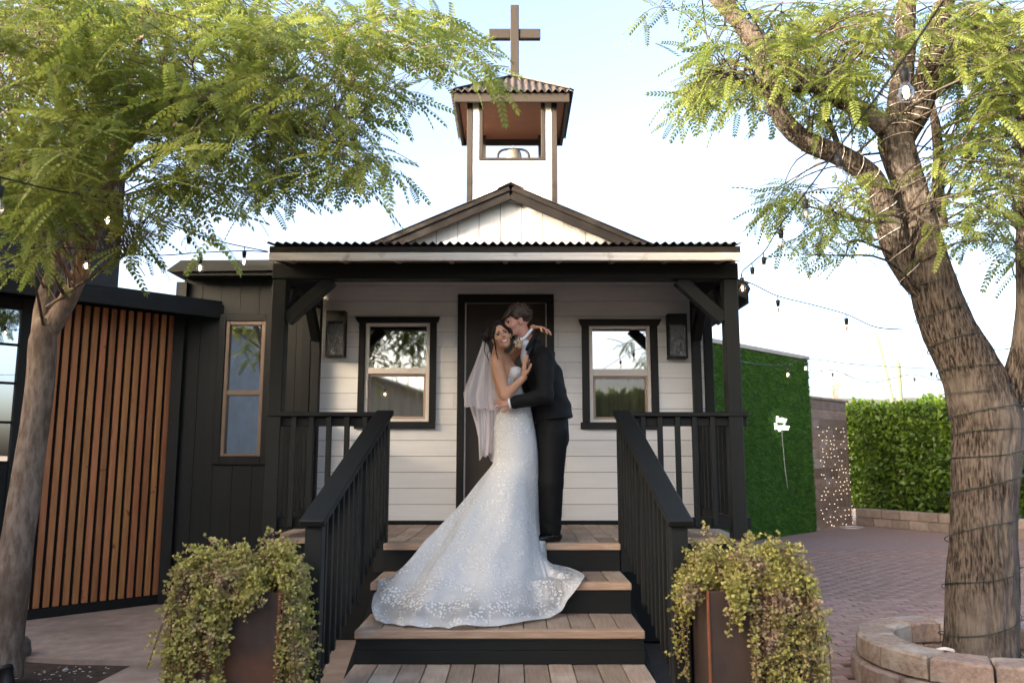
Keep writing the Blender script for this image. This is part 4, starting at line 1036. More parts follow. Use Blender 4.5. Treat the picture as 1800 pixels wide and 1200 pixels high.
tr_ = [lim((1722, 1178, TY, .225), (1722, 1120, TY, .205), (1724, 1000, TY, .188), (1727, 880, TY, .182), (1735, 800, TY, .19), (1738, 745, TY, .205), (1722, 695, TY, .20), (1700, 640, TY, .172), (1664, 570, TY, .155), (1640, 500, TY, .138), (1618, 410, TY + .02, .118), (1592, 310, TY + .05, .105), (1575, 245, TY + .07, .112), (1580, 190, TY + .08, .075), (1588, 110, TY + .1, .066), (1594, 0, TY + .1, .06), (1600, -120, TY, .035)),
       lim((1650, 545, TY, .055), (1605, 490, TY, .085), (1572, 430, TY, .085), (1552, 360, TY - .03, .076), (1530, 312, TY - .05, .070), (1480, 275, TY - .1, .066), (1418, 248, TY - .1, .064), (1378, 212, TY - .1, .06), (1350, 150, TY - .05, .054), (1330, 95, TY, .045), (1300, 45, TY, .032), (1275, -40, TY, .02)),
       lim((1570, 240, TY + .05, .07), (1530, 205, TY + .05, .062), (1460, 165, TY + .02, .056), (1395, 120, TY, .052), (1340, 75, TY - .02, .05), (1290, 30, TY - .05, .046), (1240, -20, TY - .1, .036), (1180, -80, TY - .1, .015)),
       lim((1588, 240, TY + .05, .08), (1618, 190, TY - .02, .074), (1632, 120, TY - .08, .07), (1648, 50, TY - .12, .066), (1670, -30, TY - .15, .05), (1700, -130, TY - .2, .02)),
       lim((1742, 735, TY, .10), (1778, 690, TY - .05, .095), (1802, 620, TY - .1, .085), (1808, 540, TY - .1, .075), (1806, 430, TY - .1, .065), (1812, 300, TY - .1, .058), (1800, 190, TY - .1, .055), (1775, 105, TY - .05, .042), (1745, 60, TY, .026), (1700, 20, TY + .1, .012)),
       lim((1470, 172, TY, .028), (1440, 158, TY - .1, .026), (1390, 157, TY - .2, .020), (1330, 150, TY - .3, .014), (1265, 127, TY - .4, .008)),
       lim((1450, 165, TY, .024), (1452, 200, TY + .15, .022), (1465, 235, TY + .2, .02), (1482, 275, TY + .1, .018)),
       lim((1655, 400, TY + 1.4, .055), (1648, 345, TY + 1.4, .052), (1650, 290, TY + 1.4, .044), (1645, 225, TY + 1.35, .038), (1638, 175, TY + 1.3, .024), (1655, 110, TY + 1.2, .012)),
       lim((1660, 345, TY + 1.4, .020), (1700, 340, TY + 1.4, .017), (1760, 330, TY + 1.3, .01)),
       lim((1652, 228, TY + 1.35, .018), (1690, 212, TY + 1.3, .015), (1770, 210, TY + 1.2, .010)), lim((1652, 238, TY + 1.35, .018), (1690, 245, TY + 1.3, .015), (1722, 266, TY + 1.2, .009)),
       lim((1555, 395, TY, .014), (1500, 385, TY - .1, .010), (1430, 365, TY - .2, .006), (1370, 350, TY - .2, .003)), lim((1570, 430, TY, .010), (1530, 420, TY + .1, .008), (1480, 430, TY + .1, .005)), lim((1800, 420, TY - .1, .014), (1770, 380, TY, .010), (1740, 370, TY, .006))]
er = [(1330, 90, 100, 85, 34), (1195, 15, 40, 20, 3), (1240, 150, 50, 35, 14), (1450, 80, 110, 80, 44), (1560, 40, 60, 50, 12), (1480, 190, 60, 30, 8), (1420, 170, 70, 35, 10), (1710, 70, 100, 80, 58), (1765, 190, 50, 80, 34), (1700, 230, 40, 40, 9), (1385, 345, 45, 22, 8), (1490, 375, 45, 28, 11), (1430, 415, 40, 15, 5), (1478, 445, 18, 12, 2), (1740, 385, 40, 35, 12), (1780, 440, 20, 30, 5), (1675, 300, 35, 50, 9), (1510, 310, 30, 20, 4), (1640, 400, 20, 15, 2), (1770, 310, 30, 50, 10), (1900, 150, 90, 200, 60)]
build_tree('shaggy_tree', 'thick shaggy-barked spreading tree growing from the stone ring', tr_, er, (4.5, 6.3), m_leaf_r, m_bark_r, .21, 96, furrow(11, .075, 3.0), 6, 5, 1.5)
# green light wire wound round the right trunk
tw = empty('light_wire', (3.05, TY, .1), 'dark green mini-light wire wound around the shaggy right trunk', 'wire')
hp = []; turns = 13
axis = smooth_path(tr_[0][0], 10); rads = smooth_vals(tr_[0][1], 10)
N_ = 420
for i in range(N_):
    f = i / (N_ - 1) * 92.; i0 = int(f); p = axis[i0].lerp(axis[i0 + 1], f - i0); r = rads[i0] * 1.10 + .008
    a = i / N_ * turns * 2 * math.pi
    hp.append((p.x + r * math.cos(a), p.y + r * math.sin(a), p.z + .012 * math.sin(a * 1.7)))
tube('wire', hp, .0032, m_greencable, tw, 5)
k = 0
for i in range(6, N_, 11):
    p = Vector(hp[i]); c = axis[min(int(i / N_ * 92), len(axis) - 1)]; o = (p - c); o.z = 0; o.normalize()
    tube('mini_bulb', [p, p + o * .022 + Vector((0, 0, random.uniform(-.01, .015)))], [.004, .0025], m_greencable if k % 3 else m_strip, tw, 5); k += 1
hp = []
ax2 = smooth_path(tr_[1][0], 10) ; ra2 = smooth_vals(tr_[1][1], 10)
tw2 = empty('light_wire', tuple(ax2[0]), 'pale mini-light wire wound around the upper limbs of the right tree', 'wire')
for (aa, rr_, tn, n0, n1) in ((axis, rads, 12, 118, 160), (smooth_path(tr_[3][0], 10), smooth_vals(tr_[3][1], 10), 16, 4, 40), (ax2, ra2, 10, 4, 60)):
    hp = []
    for i in range(300):
        f = n0 + i / 299 * (n1 - n0 - 1.01); i0 = int(f); p = aa[i0].lerp(aa[min(i0 + 1, len(aa) - 1)], f - i0); r = rr_[i0] * 1.08 + .004; a = i / 300 * tn * 2 * math.pi
        T_ = (aa[min(i0 + 1, len(aa) - 1)] - aa[i0]).normalized() if i0 + 1 < len(aa) else Vector((0, 0, 1)); U_ = T_.orthogonal().normalized(); W_ = T_.cross(Vector((0, 1, 0))).normalized(); U_ = W_.cross(T_)
        hp.append(p + (U_ * math.cos(a) + W_ * math.sin(a)) * r)
    tube('wire', hp, .0028, m_palewire, tw2, 4)
# ================================================================ PLANTERS WITH TRAILING PLANTS
def planter(x0, x1, y0, y1, zt, label, plabel, rz, seed, strands, clump):
    random.seed(seed)
    cx, cy = (x0 + x1) / 2, (y0 + y1) / 2; hw = (x1 - x0) / 2; hd = (y1 - y0) / 2
    t = empty('steel_planter', (cx, cy, 0), label, 'planter', 'rusted planters flanking the steps')
    rot = Matrix.Rotation(rz, 4, 'Z'); th = .012
    def pb(name, a, b, c, d, e, f, mat, bev=.003):
        m = Matrix.Translation((cx, cy, 0)) @ rot @ Matrix.Translation(((a + b) / 2, (c + d) / 2, (e + f) / 2))
        return link(bpy.data.objects.new(name, box_mesh(name, (b - a) / 2, (d - c) / 2, (f - e) / 2, mat, bev)), t, m)
    pb('side_panel', -hw, hw, -hd, -hd + th, .0, zt, m_corten); pb('side_panel', -hw, hw, hd - th, hd, 0, zt, m_corten)
    pb('side_panel', -hw, -hw + th, -hd + th + .0005, hd - th - .0005, 0, zt, m_corten); pb('side_panel', hw - th, hw, -hd + th + .0005, hd - th - .0005, 0, zt, m_corten)
    for sx in (-1, 1):
        for sy in (-1, 1): pb('corner_edge', sx * hw - .007, sx * hw + .007, sy * hd - .007, sy * hd + .007, 0, zt + .004, m_corten_e)
    pb('soil', -hw + th + .001, hw - th - .001, -hd + th + .001, hd - th - .001, zt - .1, zt - .04, m_soil)
    pl = empty('trailing_plant', (cx, cy, zt - .04), plabel, 'plant', 'trailing succulents in the planters')
    sv, sf = [], []; LP, LD = [], []
    clumps = [(R(q), h_) for q, h_ in clump]
    for k in range(strands):
        cl_ = clumps[min(int(abs(random.gauss(0, 1)) * 3.2) if False else random.randrange(len(clumps)), len(clumps) - 1)]
        a = cl_[0] + random.gauss(0, .045)
        st = Vector((random.uniform(-.75, .75) * hw, random.uniform(-.75, .75) * hd, zt - .04))
        # where the direction leaves the box
        ca, sa = math.cos(a), math.sin(a); rr = min(hw / max(abs(ca), 1e-3), hd / max(abs(sa), 1e-3))
        edge = Vector((ca * rr, sa * rr, zt + random.uniform(.01, .05)))
        # strands rise into a mound, then tip over the rim
        out = Vector((ca, sa, 0)); rise = random.uniform(.0, .10) + (.06 if random.random() < .12 else 0); hang = cl_[1] * random.uniform(.35, 1.05); reach = random.uniform(.01, .075)
        p1 = st.lerp(edge, .55) + Vector((random.uniform(-.03, .03), random.uniform(-.03, .03), rise + .05))
        p2 = edge + out * reach * .6 + Vector((0, 0, rise * .5))
        p3 = edge + out * (reach + random.uniform(0, .03)) + Vector((random.uniform(-.04, .04), 0, -hang * .45)); p4 = p3 + Vector((random.uniform(-.05, .05), random.uniform(-.02, .03), -hang * .55)) + out * .015
        path = [st, p1, p2, p3, p4]
        if k < strands * .14: path = [st, p1 + Vector((0, 0, .03)), p1 + out * random.uniform(.05, .15) + Vector((0, 0, random.uniform(.02, .11)))]
        elif k < strands * .34: path = [st, p1, p1 + out * .07 + Vector((0, 0, random.uniform(-.03, .04))), p2 + Vector((0, 0, -.05))]
        path = [rot @ q + Vector((cx, cy, 0)) for q in path]
        path = [Vector((q.x, q.y, max(q.z, .02))) for q in path]
        sp_ = smooth_path(path, 5); v, f = tube_data(sp_, .0022, 4, close=False); o = len(sv); sv += v; sf += [tuple(o + i for i in q) for q in f]
        L = sum((sp_[i + 1] - sp_[i]).length for i in range(len(sp_) - 1)); n = int(L / .009); s = 0
        for i in range(len(sp_) - 1):
            seg_ = sp_[i + 1] - sp_[i]; m = max(1, int(seg_.length / .009))
            for j in range(m):
                p = sp_[i] + seg_ * ((j + random.random()) / m)
                dv = Vector((random.gauss(0, 1), random.gauss(0, 1), random.gauss(.25, .7))); dv -= seg_.normalized() * dv.dot(seg_.normalized()) * .5; dv.normalize()
                LP.append(tuple(p + dv * .003)); LD.append(tuple(dv))
            if random.random() < .35 and i > 1:      # short side shoots
                q0 = sp_[i]; dv = (out + Vector((random.uniform(-.8, .8), random.uniform(-.8, .8), random.uniform(-.4, .6)))).normalized()
                for j in range(7):
                    for _ in range(2):
                        e = Vector((random.gauss(0, 1), random.gauss(0, 1), random.gauss(.2, 1))).normalized(); LP.append(tuple(q0 + dv * (.009 * j) + e * .004)); LD.append(tuple(e))
    tag(mobj('stems', sv, sf, m_trailstem, pl, True), kind='stuff')
    n = len(LP); LP = np.array(LP); LD = np.array(LD); sd_ = np.cross(LD, rng.normal(0, 1, (n, 3))); sd_ /= np.linalg.norm(sd_, axis=1)[:, None]
    L = rng.uniform(.011, .020, (n, 1)); nr_ = np.cross(LD, sd_) * L * .18
    V = np.stack([LP, LP + LD * L * .35 + sd_ * L * .42 + nr_, LP + LD * L * .8 + sd_ * L * .33 + nr_, LP + LD * L, LP + LD * L * .8 - sd_ * L * .33 + nr_, LP + LD * L * .35 - sd_ * L * .42 + nr_], 1).reshape(-1, 3)
    i6 = np.arange(n)[:, None] * 6; F = np.concatenate([i6 + np.array([[0, 1, 2, 3]]), i6 + np.array([[0, 3, 4, 5]])])
    tag(mobj('leaves', V, F, m_trail, pl, False), kind='stuff')
planter(-1.56, -1.10, 3.95, 4.30, .80, 'tall rusted steel planter box left of the steps', 'trailing yellow-green succulent spilling over the left steel planter', R(-3), 5, 270, ((188, .75), (200, .55), (217, .8), (219, .8), (240, .75), (242, .3), (259, .75), (262, .35), (285, .16), (300, .12), (326, .9), (338, .9), (350, .95), (5, .8), (345, .9), (60, .2), (120, .2)))
planter(.945, 1.40, 3.98, 4.42, .80, 'tall rusted steel planter box right of the steps', 'trailing yellow-green succulent spilling over the right steel planter', 0, 8, 270, ((178, .55), (214, .12), (250, .2), (268, .8), (280, .9), (292, .85), (305, .9), (320, .95), (335, .9), (350, .8), (5, .7), (20, .5), (70, .3), (120, .25)))

# ================================================================ SMALL THINGS ON THE GROUND AT LEFT
def blob(name, c, r, mat, label, cat, sq=(1, 1, .7), parent=None, amp=.22, f=2.2):
    V = []; F = []; nu, nv = 18, 12
    for j in range(nv + 1):
        for i in range(nu):
            th = math.pi * j / nv; ph = 2 * math.pi * i / nu; d = Vector((math.sin(th) * math.cos(ph), math.sin(th) * math.sin(ph), math.cos(th)))
            rr = r * (1 + amp * mnoise.noise(d * f + Vector(c)))
            V.append((d.x * rr * sq[0], d.y * rr * sq[1], d.z * rr * sq[2]))
    for j in range(nv):
        for i in range(nu): F.append((j * nu + i, j * nu + (i + 1) % nu, (j + 1) * nu + (i + 1) % nu, (j + 1) * nu + i)[::-1])
    o = mobj(name, V, F, mat, parent, True, Matrix.Translation(Vector(c)))
    return tag(o, label, cat) if label else o
q = G(30, 1160, 0); blob('boulder', (q.x + .01, q.y, .06), .10, m_rock, 'rough grey boulder at the foot of the left tree', 'rock', (.75, .9, 1.15))
q = G(115, 1180, 0.0); blob('pebble', (q.x, q.y, .012), .018, m_post, 'small white pebble on the dark soil bed', 'pebble')
sl_ = empty('ground_spotlight', tuple(G(15, 1195, 0.0)), 'black landscape spotlight on the ground by the left tree', 'spotlight')
q = G(12, 1193, .10)
V, F = lathe([(0, -.075), (.03, -.07), (.038, -.03), (.04, .05), (.046, .05), (.046, .075), (.036, .075), (.033, .05), (0, .05)], 18)
mobj('lamp_housing', V, F, m_cable, sl_, True, Matrix.Translation(q + Vector((0, 0, .0))) @ Matrix.Rotation(R(-35), 4, 'Y') @ Matrix.Rotation(R(-25), 4, 'X'))
tube('stake', [q + Vector((0, 0, -.11)), q + Vector((0, 0, -.02))], .012, m_cable, sl_)
random.seed(21); lit = struct(bpy.data.objects.new('bed_litter', npmesh('bed_litter', *(lambda V, F: (V, F))(*(lambda n: (np.concatenate([(np.array([(random.uniform(-3.8, -2.75), random.uniform(5.1, 5.8), .0)]) + np.array([(0, 0, 0), (random.uniform(.006, .03), random.uniform(-.01, .01), .003), (random.uniform(.0, .01), random.uniform(.006, .012), .006)])) for _ in range(n)]), np.arange(3 * n).reshape(-1, 3)))(140)), m_post)))
link(lit); lit['kind'] = 'stuff'; lit['label'] = 'dry leaf litter and chips scattered on the soil bed'; lit['category'] = 'litter'

# ================================================================ STRING LIGHTS
bs_ = lathe([(0, .0), (.009, .0), (.013, .004), (.0135, .02), (.016, .024), (.016, .05), (.0, .05)][::-1], 14)
bg_ = lathe([(.0125, 0), (.014, -.006), (.022, -.022), (.0245, -.036), (.022, -.05), (.012, -.061), (0, -.064)], 16)
fi_ = lathe([(0, -.010), (.006, -.014), (.008, -.03), (.006, -.046), (0, -.050)], 8)
ME_sock = npmesh('socket', *bs_, m_cable, True); ME_bulb = npmesh('bulb', *bg_, m_bulb, True); ME_fil = npmesh('filament', *fi_, m_fil, True); ME_fil2 = npmesh('filament', *fi_, m_filoff, True)
def string(label, pts, bulbs, r=.0042, lit=True, drop=.035, scale=1.):
    pp = [P(a, b, y) for a, b, y in pts]
    t = empty('string_light', tuple(pp[0]), label, 'string lights', 'festoon strings round the courtyard')
    sp_ = smooth_path(pp, 8); tube('cord', sp_, r, m_cable, t, 6)
    for b in bulbs:
        bx, lit_ = (b if isinstance(b, tuple) else (b, lit))
        # nearest point of the cord to this place in the run
        best = min(sp_, key=lambda q: abs(900 + 1400 * q.x / (q.y * _c + (q.z - EYE) * _s) - bx))
        tube('drop_wire', [best, best - Vector((0, 0, drop))], .0035, m_cable, t, 6)
        m = Matrix.Translation(best - Vector((0, 0, drop + .05 * scale))) @ Matrix.Scale(scale, 4) @ Matrix.Rotation(random.uniform(-.08, .08), 4, 'X')
        s = link(bpy.data.objects.new('socket', ME_sock), t, m); link(bpy.data.objects.new('bulb', ME_bulb), s, m.copy()); link(bpy.data.objects.new('filament', ME_fil if lit_ else ME_fil2), s, m.copy())
string('string light crossing in front of the left tree, nearest cord at the left edge', [(-80, 292, 2.7), (0, 312, 2.95), (90, 333, 3.5), (192, 352, 4.3), (260, 376, 4.9), (333, 408, 5.4), (390, 425, 5.7), (430, 434, 5.85), (471, 442, 5.95)], [4, 192, 333, 429])
string('string light running level behind the left tree to the porch roof corner', [(-60, 432, 5.1), (60, 436, 5.2), (140, 437, 5.3), (260, 449, 5.5), (353, 444, 5.7), (430, 441, 5.88), (471, 443, 5.96)], [(160, True), 353])
string('string light rising from the right porch corner towards the viewer overhead', [(1303, 486, 5.98), (1306, 476, 5.9), (1322, 462, 5.7), (1345, 440, 5.3), (1372, 395, 4.7), (1415, 340, 4.05), (1473, 262, 3.3), (1588, 105, 2.5), (1700, -60, 2.0)], [1304, 1322, 1342, (1371, False), (1414, False), 1473, 1587])
string('string light sagging from the right porch corner to the shaggy tree', [(1303, 492, 5.98), (1325, 500, 6.05), (1367, 520, 6.3), (1430, 536, 6.4), (1487, 552, 6.3), (1537, 574, 5.9), (1585, 579, 5.45)], [(1367, False), (1487, False)])
string('string light looping between the two right-hand limbs', [(1695, 596, 5.35), (1730, 611, 5.35), (1765, 614, 5.3), (1792, 606, 5.25)], [], .0035)
string('far string light along the top of the turf wall', [(1290, 632, 11), (1330, 640, 12.2), (1384, 641, 13), (1415, 630, 13.3), (1500, 640, 13.2), (1600, 646, 13), (1700, 650, 12.6), (1830, 658, 12)], [1384, 1415, (1635, False), (1742, False)], .007, drop=.06, scale=1.3)
string('farthest string light sagging before the hill above the hedge', [(1420, 658, 15), (1463, 650, 15), (1500, 664, 15), (1535, 672, 14.8), (1580, 662, 14.5), (1607, 658, 14.5), (1650, 668, 14.2), (1720, 672, 14), (1830, 670, 13)], [(1463, False), (1607, False)], .007, drop=.06, scale=1.3)

# ================================================================ BEHIND THE VIEWER: barn mirrored in the panes, and a hall added for shade
def barn(name, c, half, eave, ridge, rz, label, mat, roofmat, door=True):
    t = empty(name, (c[0], c[1], 0), label, 'barn')
    m = Matrix.Translation((c[0], c[1], 0)) @ Matrix.Rotation(rz, 4, 'Z'); hx, hy = half
    V = [(-hx, -hy, 0), (hx, -hy, 0), (hx, hy, 0), (-hx, hy, 0), (-hx, -hy, eave), (hx, -hy, eave), (hx, hy, eave), (-hx, hy, eave), (0, -hy, ridge), (0, hy, ridge)]
    F = [(0, 1, 5, 8, 4), (2, 3, 7, 9, 6), (1, 2, 6, 5), (3, 0, 4, 7)]
    mobj('walls', V, F, mat, t, False, m)
    for sg in (-1, 1):
        e = .35; V = [(0, -hy - e, ridge + .06), (sg * (hx + e), -hy - e, eave + .06 - (ridge - eave) / hx * e), (sg * (hx + e), hy + e, eave + .06 - (ridge - eave) / hx * e), (0, hy + e, ridge + .06)]
        V += [(a, b, z_ - .05) for a, b, z_ in V]
        mobj('roof', V, [(0, 1, 2, 3), (7, 6, 5, 4), (0, 4, 5, 1), (1, 5, 6, 2), (2, 6, 7, 3), (3, 7, 4, 0)], roofmat, t, False, m)
    return t, m
t, m = barn('timber_barn', (-4.2, -10.5), (3.6, 4), 2.5, 3.75, 0, 'tan timber barn behind the viewer, seen in the left window pane', m_barn, m_barn2)
for k in range(24):
    x = -3.6 + k * .3; o = box('batten', -4.2 + x - .02, -4.2 + x + .02, -6.5, -6.46, 0, 2.5 + (3.6 - abs(x)) / 3.6 * 1.2, m_barn, t)
box('barn_door', -4.9, -2.9, -6.5, -6.42, 0, 2.3, m_slat, t)
sd_h = Vector((math.sin(R(SUN_AZ)), math.cos(R(SUN_AZ)), 0)); sn = Vector((-sd_h.y, sd_h.x, 0))
cB = Vector((.3, 5.8, 0)) + sd_h * 13.2
barn('added_shade_hall', (cB.x, cB.y), (3.3, 6.8), 4.4, 5.27, math.atan2(sd_h.y, sd_h.x), 'large grey unseen hall added left behind the viewer to shade the courtyard', m_barn2, m_barn2)  # invented building, sized to keep the low sun off the courtyard
# ================================================================ PEOPLE
def nv(v): v = np.array(v, float); return v / (np.linalg.norm(v) + 1e-12)
def cap(a, b, ra, rb):
    a = np.array(a, float); b = np.array(b, float); ab = b - a; L2 = ab @ ab + 1e-12
    def f(p):
        t = np.clip(((p - a) @ ab) / L2, 0, 1); return np.linalg.norm(p - a - t[:, None] * ab, axis=1) - (ra + (rb - ra) * t)
    return f
def ell(c, r, ax=None):
    c = np.array(c, float); r = np.array(r, float); ax = np.eye(3) if ax is None else np.array(ax)
    def f(p):
        q = (p - c) @ ax.T; k0 = np.linalg.norm(q / r, axis=1); k1 = np.linalg.norm(q / (r * r), axis=1) + 1e-9
        return k0 * (k0 - 1) / k1
    return f
def etube(nodes, side, front):
    """loft of ellipses: nodes = (centre, half width along side, half depth along front)"""
    C = [np.array(n[0], float) for n in nodes]; side = nv(side); front = nv(front)
    def f(p):
        out = np.full(len(p), 1e3)
        for i in range(len(C) - 1):
            a, b = C[i], C[i + 1]; ab = b - a; t = np.clip(((p - a) @ ab) / (ab @ ab), 0, 1); q = p - a - t[:, None] * ab
            rs = nodes[i][1] + (nodes[i + 1][1] - nodes[i][1]) * t; rf = nodes[i][2] + (nodes[i + 1][2] - nodes[i][2]) * t
            u = nv(ab); rl = np.minimum(rs, rf)
            k0 = np.sqrt(((q @ side) / rs) ** 2 + ((q @ front) / rf) ** 2 + ((q @ u) / rl) ** 2); k1 = np.sqrt(((q @ side) / rs ** 2) ** 2 + ((q @ front) / rf ** 2) ** 2 + ((q @ u) / rl ** 2) ** 2) + 1e-9
            out = np.minimum(out, k0 * (k0 - 1) / k1)
        return out
    return f
def smin(a, b, k):
    h = np.clip(.5 + .5 * (b - a) / k, 0, 1); return b + (a - b) * h - k * h * (1 - h)
def U(k, *fs):
    def f(p):
        d = fs[0](p)
        for g in fs[1:]: d = smin(d, g(p), k)
        return d
    return f
def SUB(f, g, k=.006): return lambda p: -smin(-f(p), g(p), k)
def INT(f, g, k=.004): return lambda p: -smin(-f(p), -g(p), k)
def half(o, n): o = np.array(o, float); n = nv(n); return lambda p: (p - o) @ n
def sdf_mesh(f, lo, hi, h):
    lo = np.array(lo, float); hi = np.array(hi, float); B = 4
    nc = np.ceil((hi - lo) / (h * B)).astype(int); n = nc * B + 1
    ci = np.stack(np.meshgrid(*[np.arange(k) for k in nc], indexing='ij'), -1).reshape(-1, 3)
    cd = f(lo + (ci + .5) * h * B).reshape(nc); mark = np.abs(cd) < h * B * 1.35
    m2 = mark.copy()
    for ax in range(3):
        m2 |= np.roll(mark, 1, ax) | np.roll(mark, -1, ax)
    sgn = np.where(cd < 0, -1., 1.)
    F_ = np.ones(n, np.float32); big = np.repeat(np.repeat(np.repeat(sgn, B, 0), B, 1), B, 2); F_[:-1, :-1, :-1] = big
    mk = np.zeros(n, bool); bm = np.repeat(np.repeat(np.repeat(m2, B, 0), B, 1), B, 2); mk[:-1, :-1, :-1] = bm
    for ax in range(3):
        s = [slice(None)] * 3; s2 = [slice(None)] * 3; s[ax] = slice(1, None); s2[ax] = slice(0, -1); mk[tuple(s)] |= mk[tuple(s2)].copy()
    idx = np.argwhere(mk)
    for a in range(0, len(idx), 400000):
        j = idx[a:a + 400000]; F_[j[:, 0], j[:, 1], j[:, 2]] = f(lo + j * h)
    ins = F_ < 0
    cnt = sum(ins[i:n[0] - 1 + i, j:n[1] - 1 + j, k:n[2] - 1 + k].astype(np.int8) for i in (0, 1) for j in (0, 1) for k in (0, 1))
    cells = np.argwhere((cnt > 0) & (cnt < 8)); N = len(cells)
    corner = np.array([(i, j, k) for i in (0, 1) for j in (0, 1) for k in (0, 1)])
    val = np.stack([F_[cells[:, 0] + c[0], cells[:, 1] + c[1], cells[:, 2] + c[2]] for c in corner], 1)
    acc = np.zeros((N, 3)); num = np.zeros(N)
    for a in range(8):
        for b in range(a + 1, 8):
            if np.abs(corner[a] - corner[b]).sum() != 1: continue
            m = (val[:, a] < 0) != (val[:, b] < 0); t = val[m, a] / (val[m, a] - val[m, b])
            acc[m] += corner[a] + t[:, None] * (corner[b] - corner[a]); num[m] += 1
    V = lo + (cells + acc / num[:, None]) * h
    im = -np.ones(n - 1, np.int64); im[cells[:, 0], cells[:, 1], cells[:, 2]] = np.arange(N)
    Q = []
    for ax in range(3):
        o1, o2 = (ax + 1) % 3, (ax + 2) % 3
        s1 = [slice(1, -1)] * 3; s1[ax] = slice(0, -1); s2 = [slice(1, -1)] * 3; s2[ax] = slice(1, None)
        e = np.argwhere(ins[tuple(s1)] != ins[tuple(s2)]); off = np.array([1, 1, 1]); off[ax] = 0; e = e + off
        inside = ins[e[:, 0], e[:, 1], e[:, 2]]
        def g(d1, d2):
            q = e.copy(); q[:, o1] += d1; q[:, o2] += d2; return im[q[:, 0], q[:, 1], q[:, 2]]
        q = np.stack([g(-1, -1), g(0, -1), g(0, 0), g(-1, 0)], 1); q[~inside] = q[~inside][:, ::-1]
        Q.append(q[(q >= 0).all(1)])
    return V, np.concatenate(Q)
def smesh(name, f, lo, hi, h, mat, parent):
    V, F = sdf_mesh(f, lo, hi, h); return mobj(name, V, F, mat, parent, True)

def head_sdf(c, fwd, up, s=1., female=False):
    """skull, face and ears; returns the field and the head's axes"""
    fw = nv(fwd); r = nv(np.cross(fw, up)); u = np.cross(r, fw); ax = np.array([r, fw, u]); c = np.array(c, float)
    def L(x, y, z): return c + s * (x * r + y * fw + z * u)
    E = lambda x, y, z, a, b, d: ell(L(x, y, z), np.array((a, b, d)) * s, ax)
    jaw = .050 if female else .055
    base = U(.03 * s, E(0, -.018, .034, .073, .093, .080), E(0, .022, -.03, .058, .066, .074), E(0, .045, -.078, jaw * .72, .040, .030))
    face = U(.012 * s, base, cap(L(-.032, .078, .024), L(.032, .078, .024), .011 * s, .011 * s), E(-.036, .056, -.028, .024, .026, .024), E(.036, .056, -.028, .024, .026, .024))
    face = U(.007 * s, face, cap(L(0, .084, .012), L(0, .106, -.024), .0065 * s, .0105 * s), cap(L(-.011, .093, -.028), L(.011, .093, -.028), .0075 * s, .0075 * s), E(0, .066, -.098, .019, .017, .014))
    for sg in (-1, 1): face = SUB(face, E(sg * .030, .094, .004, .014, .012, .010), .010 * s)
    face = U(.005 * s, face, cap(L(-.017, .0765, -.055), L(.017, .0765, -.055), .0055 * s, .0055 * s), cap(L(-.014, .0765, -.066), L(.014, .0765, -.066), .0065 * s, .0065 * s))
    face = U(.008 * s, face, E(-.074, -.004, -.006, .009, .019, .031), E(.074, -.004, -.006, .009, .019, .031))
    return face, L, ax
def hand_sdf(w, d, pn, th_side, s=1., curl=(.25, .3, .35), spread=.10, thumb_out=.7, cs=None):
    """palm, four fingers and a thumb; w wrist, d along the hand, pn the way the palm faces, th_side +1/-1"""
    w = np.array(w, float); d = nv(d); pn = nv(np.array(pn) - d * (np.array(pn) @ d)); sd = np.cross(d, pn) * th_side
    fs = []; kn = []
    for i, o in enumerate((.030, .010, -.010, -.028)):
        k = w + d * .088 * s + sd * o * s * 1.0 - pn * .002; k = k - d * (.006 * s if i in (0, 3) else 0) - d * (.008 * s if i == 3 else 0)
        kn.append(k); fs.append(cap(w + sd * o * .62 * s, k, .0145 * s, .0105 * s))
    palm = U(.012 * s, *fs); fin = []
    for i, (k, Ls) in enumerate(zip(kn, (.92, 1.03, .96, .76))):
        a = (cs[i] if cs else 0); dd = nv(d + sd * spread * (1.5 - i)); p = k; rr = .0088 * s * (1 if i < 3 else .88); ang = a
        for j, (ln, cu) in enumerate(zip((.043, .027, .021), curl)):
            ang += cu; v = dd * math.cos(ang) + pn * math.sin(ang); q = p + v * ln * Ls * s; fin.append(cap(p, q, rr, rr * .9)); p = q; rr *= .9
    tb = w + d * .022 * s + sd * .024 * s; t1 = tb + nv(d * .55 + sd * thumb_out + pn * .35) * .042 * s; t2 = t1 + nv(d * .85 + sd * .35 + pn * .3) * .032 * s; t3 = t2 + nv(d * 1 + sd * .1 + pn * .3) * .024 * s
    th = U(.006 * s, cap(tb, t1, .014 * s, .0105 * s), cap(t1, t2, .0105 * s, .009 * s), cap(t2, t3, .009 * s, .0075 * s))
    allf = fin[0]
    g = lambda p: np.minimum.reduce([q(p) for q in fin])
    return U(.006 * s, palm, g, th)
def pp(a, b, y): return np.array(P(a, b, y))
def local_tri(name, L, quads, mat, parent):
    V = []; F = []
    for q in quads: F.append(tuple(range(len(V), len(V) + len(q)))); V += [tuple(L(*p)) for p in q]
    return mobj(name, V, F, mat, parent, True)
def skin_mat(name, c1, c2):
    m = M(name, c1, c2, .5, 14, spec=.4, lo=.35, hi=.7, bump=.05); b = m.node_tree.nodes['Principled BSDF']
    b.inputs['Subsurface Weight'].default_value = .12; b.inputs['Subsurface Radius'].default_value = (.012, .005, .003); b.inputs['Subsurface Scale'].default_value = 1
    return m
m_skin_f = skin_mat('tanned_skin', (.50, .27, .165), (.44, .225, .135)); m_skin_m = skin_mat('fair_skin', (.50, .265, .19), (.43, .205, .145))
m_hair_f = M('near_black_hair', (.006, .004, .003), (.011, .0075, .0055), .5, 30, (1, 1, .3), .5, .004, spec=.25)
